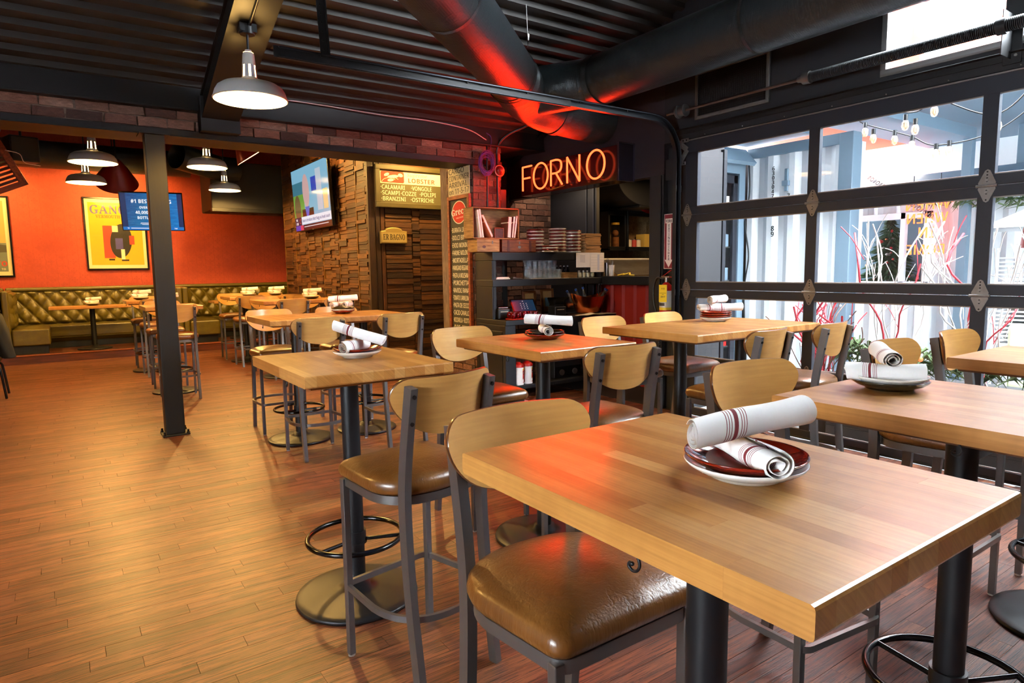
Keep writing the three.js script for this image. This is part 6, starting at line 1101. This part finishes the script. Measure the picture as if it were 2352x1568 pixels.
{ const chars = (str, z, y, s = 0.047) => str.split('').map((c, i) => new TextGeometry(c, { font, size: s, depth: 0.003, curveSegments: 3 }).rotateY(-PI / 2).translate(-0.004, y - i * (s * 1.15), z)); const bm = mat({ color: 0x15181c, roughness: 0.6 }); part(cargo1, 'number_marking', [...chars('6303047', 0.34, 2.62), ...chars('70', 0.55, 2.28), ...chars('89', 0.345, 1.9, 0.06)], bm, 'black stencilled numbers'); part(cargo1, 'lock_rod_bracket', [rspan(-0.03, 0.0, 2.36, 2.62, 0.52, 0.56), rspan(-0.05, 0.0, 2.42, 2.48, 0.5, 0.58)], M.containerBlue); }
part(cargo1, 'hanging_cable', tube([[-0.02, 2.85, 0.02], [-0.03, 2.4, 0.05], [-0.03, 2.0, 0.0], [-0.03, 1.6, 0.06], [-0.03, 1.2, 0.01], [-0.03, 0.6, 0.03]], 0.009, 50, 6), M.black);
const annex = thing('glazed_facade', 'blue-grey facade with a glazed door at left of the courtyard', 'facade', [5.2, -0.03, -5.12]);
part(annex, 'front_wall', [span(0.62, 0.9, 0, 2.9, -0.1, 0), span(0.9, 1.98, 2.62, 2.9, -0.1, 0), span(1.86, 1.98, 0.12, 2.62, -0.1, 0), span(0.9, 1.98, 0, 0.12, -0.1, 0)], M.containerBlue); part(annex, 'awning', bar([1.3, 2.9, 0.0], [1.3, 2.72, 0.16], 1.3, 0.05, V(0, 1, 0.5)), M.containerBlue);
const adoor = part(annex, 'glazed_door', [rspan(0.9, 0.98, 0.12, 2.6, -0.06, -0.02), rspan(1.78, 1.86, 0.12, 2.6, -0.06, -0.02), rspan(1.36, 1.42, 0.12, 2.6, -0.06, -0.02), rspan(0.9, 1.86, 2.5, 2.6, -0.06, -0.02), rspan(0.9, 1.86, 0.12, 0.22, -0.06, -0.02)], M.doorPaint);
for (const [a, b] of [[0.98, 1.36], [1.42, 1.78]]) { const p = part(adoor, 'pane', new THREE.PlaneGeometry(b - a, 2.28), M.glass); p.position.set((a + b) / 2, 1.36, -0.04); }
const ash = part(annex, 'display_shelves', Array.from({ length: 5 }, (_, r) => rspan(0.96, 1.82, 0.45 + r * 0.42, 0.465 + r * 0.42, -0.1, -0.065, 0.002)), M.stoolMetal);
for (let r = 0; r < 5; r++) for (let k = 0; k < 8; k++) part(ash, 'boxed_item', span(0.98 + k * 0.1, 1.06 + k * 0.1, 0.466 + r * 0.42, 0.466 + r * 0.42 + rr(0.1, 0.26), -0.098, -0.07), pick([M.paper, M.paper, M.paper, M.red, M.containerBlue]));

const house = thing('white_container_house', 'white corrugated container house with a window and eaves behind the planter', 'container', [9.0, -0.03, -6.2]);
part(house, 'corrugated_side', [corrugated(1.55, 2.5), corrugated(2.6, 2.5).translate(0, 0, 2.45), corrugated(0.9, 1.2).translate(0, 0, 1.55), corrugated(0.9, 0.4).translate(0, 2.1, 1.55)], M.containerWhite);
part(house, 'inner_wall', [span(0.5, 0.6, 0, 2.5, 0, 5.05), span(0.04, 0.6, 2.4, 2.5, 0, 5.05)], M.containerBlue); part(house, 'eave', [bar([-0.1, 2.36, 2.5], [0.4, 2.62, 2.5], 5.2, 0.04, V(0, 1, 0)), rspan(-0.14, -0.06, 2.3, 2.4, 0, 5.05)], M.containerBlue);
const hw = part(house, 'window_frame', [rspan(-0.04, 0.04, 1.18, 1.25, 1.5, 2.5), rspan(-0.04, 0.04, 2.05, 2.13, 1.5, 2.5), rspan(-0.04, 0.04, 1.18, 2.13, 1.5, 1.58), rspan(-0.04, 0.04, 1.18, 2.13, 2.42, 2.5), rspan(-0.04, 0.04, 1.18, 2.13, 2.14, 2.2)], M.containerWhite);
{ const p = part(hw, 'pane', new THREE.PlaneGeometry(0.86, 0.82), M.glass); p.rotation.y = -PI / 2; p.position.set(0.0, 1.65, 2.0); }
const tree = thing('christmas_tree', 'green christmas tree with red baubles in the courtyard window', 'tree', [9.32, 0.75, -4.35]);
M.needle = mat({ color: 0x24421f, roughness: 0.9 });
{ const tw = []; for (let k = 0; k < 900; k++) { const h = rnd(), a = rnd() * 2 * PI, r = (1 - h) * 0.52 * rr(0.3, 1), y = 0.25 + h * 1.1; tw.push(new THREE.ConeGeometry(0.022, 0.14, 4).applyQuaternion(new THREE.Quaternion().setFromUnitVectors(V(0, 1, 0), V(Math.cos(a), -0.35, Math.sin(a)).normalize())).translate(r * Math.cos(a) * 0.45, y, r * Math.sin(a))); } const f = part(tree, 'needles', tw, M.needle); f.userData.kind = 'stuff'; part(tree, 'trunk', cy(0.02, 0.03, 1.1, 0, 0.6, 0, 8), M.riser); for (let k = 0; k < 26; k++) { const h = rnd(), a = PI + rr(-1.3, 1.3), r = (1 - h) * 0.5; part(tree, 'bauble', sp(rr(0.014, 0.026), 0, 0, 0, 10), pick([M.red, M.red, M.copper, M.galv])).position.set(r * Math.cos(a) * 0.5, 0.32 + h * 0.9, r * Math.sin(a)); } part(tree, 'stand', rb(0.2, 0.28, 0.2, 0, 0.14, 0, 0.02), M.riser); }
const stand2 = solo('tree_bench', rspan(9.1, 9.5, -0.03, 0.75, -4.7, -3.95, 0.01), M.containerBlue, 'pale bench the christmas tree stands on', 'bench');
// neon WHEN IN ROME hung in the courtyard, read from its far side
const rome = thing('neon_motto', 'orange neon sign reading WHEN IN ROME, seen mirrored outside', 'neon sign', [8.75, 1.9, -3.68]);
M.neonOrange = mat({ color: 0xff7a30, emissive: new THREE.Color().setRGB(1, 0.09, 0.02), emissiveIntensity: 4 });
['WHEN', 'WHEN', 'IN', 'ROME'].forEach((w, i) => { const s = [0.13, 0.12, 0.13, 0.12][i], g = new TextGeometry(w, { font: fontThin, size: s, depth: 0.008, curveSegments: 3 }); g.computeBoundingBox(); g.translate(-g.boundingBox.max.x / 2, 0, 0).rotateY(PI / 2); part(rome, 'neon_word', g, M.neonOrange, 'glowing word ' + w).position.set(0, [0.2, 0.04, -0.14, -0.34][i], 0.02); });
part(rome, 'hanger', [rod([0, 0.3, -0.15], [0, 0.62, -0.15], 0.006), rod([0, 0.3, 0.15], [0, 0.62, 0.15], 0.006)], M.doorPaint);
// courtyard canopy, widened to cut sky light around an open slot; second storey beyond
const canopy = thing('courtyard_canopy', 'grey-blue canopy roof over the courtyard', 'canopy', [0, 0, 0]);
part(canopy, 'roof_panel', [span(6.7, 10.2, 3.06, 3.12, -4.3, 2.2), span(5.2, 7.3, 2.95, 3.0, -5.2, -4.31)], M.containerBlue); part(canopy, 'beam', [rspan(5.2, 9.0, 2.9, 3.03, -3.36, -3.28), rspan(6.7, 6.8, 2.91, 3.055, -4.3, 2.2), rspan(5.2, 9.0, 2.9, 3.03, -1.74, -1.66)], M.containerBlue); part(canopy, 'column', [rspan(8.87, 8.97, -0.03, 2.9, -3.37, -3.27), rspan(8.87, 8.97, -0.03, 2.9, -1.75, -1.65)], M.containerBlue);
const cargo2 = thing('orange_container', 'orange corrugated container of the upper storey seen through the transom', 'container', [7.4, 3.1, -7.4]); part(cargo2, 'corrugated_side', corrugated(4.25, 2.5), M.containerOrange); part(cargo2, 'container_body', [span(0.04, 2.4, 0, 2.5, 0, 4.22), span(-0.02, 2.4, 2.5, 2.6, 0, 4.25)], M.containerOrange); part(cargo2, 'corner_post', rspan(-0.02, 0.12, 0, 2.6, 4.2, 4.3), M.containerWhite);
const cargo3 = thing('grey_upper_storey', 'pale grey upper storey wall behind the orange container', 'wall', [9.4, 3.1, -3.0]); part(cargo3, 'corrugated_side', corrugated(5, 2.4, 0.28, 0.03), M.containerWhite); part(cargo3, 'fascia', rspan(-0.1, 0.2, 2.3, 2.5, 0, 5), M.containerBlue); part(cargo3, 'support_post', [rspan(0, 0.1, -3.13, 0, 0.0, 0.1), rspan(0, 0.1, -3.13, 0, 4.8, 4.9)], M.containerBlue);
const side = thing('added_sky_block_side', 'added white corrugated wall blocking sky light at the right of the courtyard', 'wall', [6.5, -0.03, 2.3]); part(side, 'corrugated_side', corrugated(3.8, 3.0).rotateY(PI / 2), M.containerWhite); part(side, 'wall_body', span(0, 3.8, 0, 3.05, 0.01, 0.3), M.containerWhite); part(side, 'cap_rail', rspan(-0.05, 3.85, 3.05, 3.12, -0.05, 0.32), M.containerBlue);  // added out of view to hold back sky light near the horizon
const rear = thing('added_sky_block_rear', 'added pale wall blocking sky light behind the container house', 'wall', [10.2, -0.03, -7.5]); part(rear, 'wall_body', span(0, 0.2, 0, 3.2, 0, 10), M.containerWhite); part(rear, 'cap_rail', rspan(-0.03, 0.23, 3.2, 3.26, 0, 10), M.containerBlue);  // added behind the house to dim the courtyard from that side
// string lights
const bulbs = [[6.5, 2.73, -3.31], [6.52, 2.66, -3.24], [6.5, 2.61, -3.035], [6.5, 2.537, -2.88], [6.5, 2.43, -2.676], [6.5, 2.44, -2.573], [6.0, 2.63, -2.72], [6.0, 2.58, -2.64], [6.0, 2.7, -2.5], [6.0, 2.5, -2.05]];
const cordS = thing('light_string', 'black cord of courtyard string lights', 'string lights', [0, 0, 0]); part(cordS, 'cord', [tube([[6.5, 2.86, -3.4], [6.5, 2.79, -3.31], [6.5, 2.67, -3.035], [6.5, 2.6, -2.88], [6.5, 2.49, -2.66], [6.5, 2.55, -2.2], [6.5, 2.9, -1.75]], 0.006, 60, 6), tube([[5.3, 2.9, -3.4], [6.0, 2.72, -2.72], [6.0, 2.78, -2.5], [6.0, 2.58, -2.05], [6.0, 2.9, -1.72]], 0.006, 60, 6)], M.black);
bulbs.forEach(([x, y, z], i) => { const b = thing('string_bulb', ['first', 'second', 'third', 'fourth', 'fifth', 'sixth', 'seventh', 'eighth', 'ninth', 'tenth'][i] + ' clear string light bulb outside, counted from the dark column', 'bulb', [x, y, z], 0, 'courtyard string light bulbs'); part(b, 'socket', cy(0.018, 0.018, 0.05, 0, 0.05, 0, 12), M.black); part(b, 'glass_bulb', lathe([[0.0, -0.06], [0.02, -0.05], [0.03, -0.02], [0.026, 0.01], [0.014, 0.03], [0, 0.03]], 16), phys({ color: 0xfff2dc, roughness: 0.05, transmission: 0.9, thickness: 0 })); part(b, 'filament', rod([0, -0.03, 0], [0, 0.02, 0], 0.004, 6), mat({ color: 0xffe0a8, emissive: new THREE.Color(0xffb860), emissiveIntensity: 3 })); });
const chainT = thing('hanging_chain', 'steel chain slanting across the courtyard wall', 'chain', [0, 0, 0]); for (let k = 0; k < 22; k++) part(chainT, 'link', new THREE.TorusGeometry(0.018, 0.0045, 6, 12).scale(1, 1.35, 1).rotateY(k % 2 ? PI / 2 : 0).rotateX(0.9), M.stoolMetal).position.set(8.7, 2.56 - k * 0.026, -4.35 + k * 0.036);
// planter: red twigs, pussy willow, white birch, garland with red lights
M.redTwig = mat({ color: 0xa3182a, roughness: 0.5 }); M.brownTwig = mat({ color: 0x5a3a2c, roughness: 0.7 }); M.birch = mat({ color: 0xe9ecee, roughness: 0.7, map: T.mottle });
function twig(base, top, r, n, m2) { const out = [], A = V(...base), B = V(...top), pts = []; for (let i = 0; i <= 5; i++) pts.push(A.clone().lerp(B, i / 5).add(V(rr(-0.02, 0.02), 0, rr(-0.02, 0.02)).multiplyScalar(i))); out.push(tube(pts, r, 14, 6)); for (let k = 0; k < n; k++) { const p = A.clone().lerp(B, rr(0.35, 0.9)), q = p.clone().add(V(rr(-0.12, 0.12), rr(0.12, 0.32), rr(-0.18, 0.18))); out.push(tube([p, p.clone().lerp(q, 0.5).add(V(0, 0.03, 0)), q], r * 0.5, 6, 5)); } return out; }
const planter = thing('planter_box', 'dark planter box along the outside of the glass door', 'planter', [5.45, -0.03, -2.2]); part(planter, 'box_side', [rspan(-0.2, 0.2, 0, 0.55, -0.7, 1.6, 0.01)], mat({ color: 0x2a2320, roughness: 0.7 })); for (let k = 0; k < 3; k++) part(planter, 'board_line', rspan(-0.206, 0.206, 0.13 + k * 0.15, 0.138 + k * 0.15, -0.7, 1.6), M.bolt); part(planter, 'rim', rspan(-0.22, 0.22, 0.53, 0.57, -0.72, 1.62), M.wallDark); part(planter, 'foot', [rspan(-0.18, 0.18, -0.0, 0.02, -0.68, 1.58)], M.black);
const pot = thing('red_twig_pot', 'dark pot of red twigs outside the glass door mullion', 'planter', [5.5, -0.03, -3.1]); part(pot, 'pot_body', lathe([[0, 0], [0.13, 0], [0.17, 0.32], [0.15, 0.32], [0.12, 0.28], [0, 0.28]], 28), M.black); { const tw = [], br = []; for (let k = 0; k < 17; k++) tw.push(...twig([rr(-0.1, 0.1), 0.28, rr(-0.1, 0.1)], [rr(-0.25, 0.25), rr(0.8, 1.25), rr(-0.3, 0.3)], 0.0085, 2)); for (let k = 0; k < 10; k++) br.push(...twig([rr(-0.1, 0.1), 0.28, rr(-0.1, 0.1)], [rr(-0.3, 0.3), rr(0.7, 1.35), rr(-0.4, 0.4)], 0.004, 1)); part(pot, 'red_twigs', tw, M.redTwig).userData.kind = 'stuff'; part(pot, 'willow_twigs', br, M.brownTwig).userData.kind = 'stuff'; part(pot, 'willow_buds', Array.from({ length: 60 }, () => sp(0.009, rr(-0.25, 0.25), rr(0.4, 1.2), rr(-0.3, 0.3), 6)), M.paper).userData.kind = 'stuff'; }
for (const [x, z, h, n, l] of [[5.5, -2.55, 1.35, 5, 'tall red and white branches rising from the planter, left part'], [5.55, -1.9, 1.3, 6, 'white birch branches rising from the planter by the mullion'], [5.5, -1.3, 1.4, 6, 'white birch branches at the right end of the planter']]) { const b = thing('branch_bundle', l, 'branches', [x, 0.5, z], 0, 'branches standing in the planter'); const a = []; for (let k = 0; k < n; k++) a.push(...twig([rr(-0.06, 0.06), 0, rr(-0.1, 0.1)], [rr(-0.15, 0.15), h * rr(0.7, 1), rr(-0.4, 0.4)], 0.006, 7)); part(b, 'white_branches', a, M.birch).userData.kind = 'stuff'; part(b, 'red_branches', [...twig([0, 0, 0.05], [0.05, h * 0.9, -0.3], 0.008, 2), ...twig([0, 0, -0.05], [0.0, h * 0.7, 0.25], 0.006, 2)], M.redTwig).userData.kind = 'stuff'; }
M.cedar = mat({ color: 0x51653f, roughness: 0.9 }); M.glow = mat({ color: 0xff5030, emissive: new THREE.Color().setRGB(1, 0.1, 0.03), emissiveIntensity: 3 });
function garland(a, b, sag, n, label) { const t = thing('garland', label, 'garland', [0, 0, 0], 0, 'evergreen garlands'); const f = []; for (let k = 0; k < n; k++) { const u = rnd(), x = a[0] + (b[0] - a[0]) * u + rr(-0.07, 0.07), y = a[1] + (b[1] - a[1]) * u - sag * Math.sin(PI * u) + rr(-0.1, 0.08), z = a[2] + (b[2] - a[2]) * u + rr(-0.05, 0.05); f.push(new THREE.ConeGeometry(0.014, rr(0.12, 0.22), 4).scale(1, 1, 0.4).applyQuaternion(new THREE.Quaternion().setFromUnitVectors(V(0, 1, 0), V(rr(-0.8, 0.8), rr(-1.1, -0.1), rr(-1, 1)).normalize())).translate(x, y, z)); } part(t, 'cedar_sprigs', f, M.cedar).userData.kind = 'stuff'; for (let k = 0; k < 6; k++) { const u = (k + 0.5) / 6; part(t, 'light_bulb', sp(0.018, 0, 0, 0, 10), M.glow, 'glowing red bulb').position.set(a[0] + (b[0] - a[0]) * u - 0.09, a[1] + (b[1] - a[1]) * u - sag * Math.sin(PI * u) + rr(-0.06, 0.06), a[2] + (b[2] - a[2]) * u); } part(t, 'rope', tube([a, [(a[0] + b[0]) / 2, (a[1] + b[1]) / 2 - sag, (a[2] + b[2]) / 2], b], 0.012, 30, 6), M.needle); return t; }
garland([5.42, 0.72, -2.95], [5.42, 0.74, -1.2], 0.04, 420, 'evergreen garland with red lights along the planter rim');
garland([8.85, 2.3, -4.0], [8.85, 2.25, -1.6], 0.12, 320, 'evergreen garland under the eaves of the white container house');
const wpot = thing('white_lantern_pot', 'white pierced metal lantern pot standing outside the door', 'lantern', [5.55, -0.03, -3.52]); part(wpot, 'pot_body', lathe([[0, 0], [0.13, 0], [0.15, 0.04], [0.155, 0.36], [0.14, 0.36], [0.13, 0.05], [0, 0.04]], 32), M.paper); for (let k = 0; k < 12; k++) { const a = PI + rr(-1.2, 1.2); part(wpot, 'pierced_hole', sp(0.012, 0.152 * Math.cos(a), 0.06 + 0.026 * k, 0.152 * Math.sin(a), 10), M.copper); }
const heater = thing('patio_heater', 'tall patio heater with louvred body at the right edge outside', 'heater', [7.0, -0.03, -2.05]); part(heater, 'post', cy(0.04, 0.04, 1.75, 0, 0.87, 0, 16), M.containerWhite); part(heater, 'base', cy(0.25, 0.28, 0.3, 0, 0.15, 0, 24), M.containerWhite); for (let k = 0; k < 22; k++) part(heater, 'louvre', rspan(-0.18, 0.18, 0.75 + k * 0.036, 0.765 + k * 0.036, -0.2, 0.2, 0.003), M.containerWhite); part(heater, 'guard_rod', [[-0.19, -0.21], [-0.19, 0.21], [0.19, -0.21], [0.19, 0.21]].map(([x, z]) => rod([x, 0.3, z], [x, 1.6, z], 0.01)), M.containerWhite); part(heater, 'hood', lathe([[0, 1.95], [0.1, 1.93], [0.42, 1.78], [0.42, 1.76], [0, 1.86]], 32), M.containerWhite); part(heater, 'burner', cy(0.09, 0.11, 0.2, 0, 1.7, 0, 20), M.redPanel);
const yel = solo('yellow_notice', rspan(8.97, 8.985, 1.55, 1.8, -3.4, -3.33, 0.002), mat({ color: 0xe0b422, roughness: 0.5 }), 'small yellow notice on the white container house', 'notice');
const pchair = thing('patio_chair', 'pale green patio chair beyond the planter at right', 'chair', [6.6, -0.03, -1.75], -0.6); part(pchair, 'seat', rb(0.44, 0.04, 0.44, 0, 0.45, 0, 0.015), mat({ color: 0xb9c69a, roughness: 0.6 })); part(pchair, 'backrest', rb(0.44, 0.4, 0.04, 0, 0.75, -0.22, 0.02), mat({ color: 0xb9c69a, roughness: 0.6 })); for (const [x, z] of [[-0.19, -0.19], [0.19, -0.19], [-0.19, 0.19], [0.19, 0.19]]) part(pchair, 'leg', cy(0.015, 0.012, 0.45, x, 0.225, z, 10), M.stoolMetal);
const redBoot = thing('red_lantern', 'red lantern with a warm light on the ground outside', 'lantern', [5.4, -0.03, -1.5 - 0.95]); redBoot.position.set(5.75, -0.03, -1.62); part(redBoot, 'lantern_body', rb(0.12, 0.34, 0.12, 0, 0.17, 0, 0.01), M.red); part(redBoot, 'light_bulb', sp(0.018, -0.065, 0.1, 0.02, 10), mat({ color: 0xffb050, emissive: new THREE.Color(0xff9a30), emissiveIntensity: 3 }));
renderer.render(scene, camera);
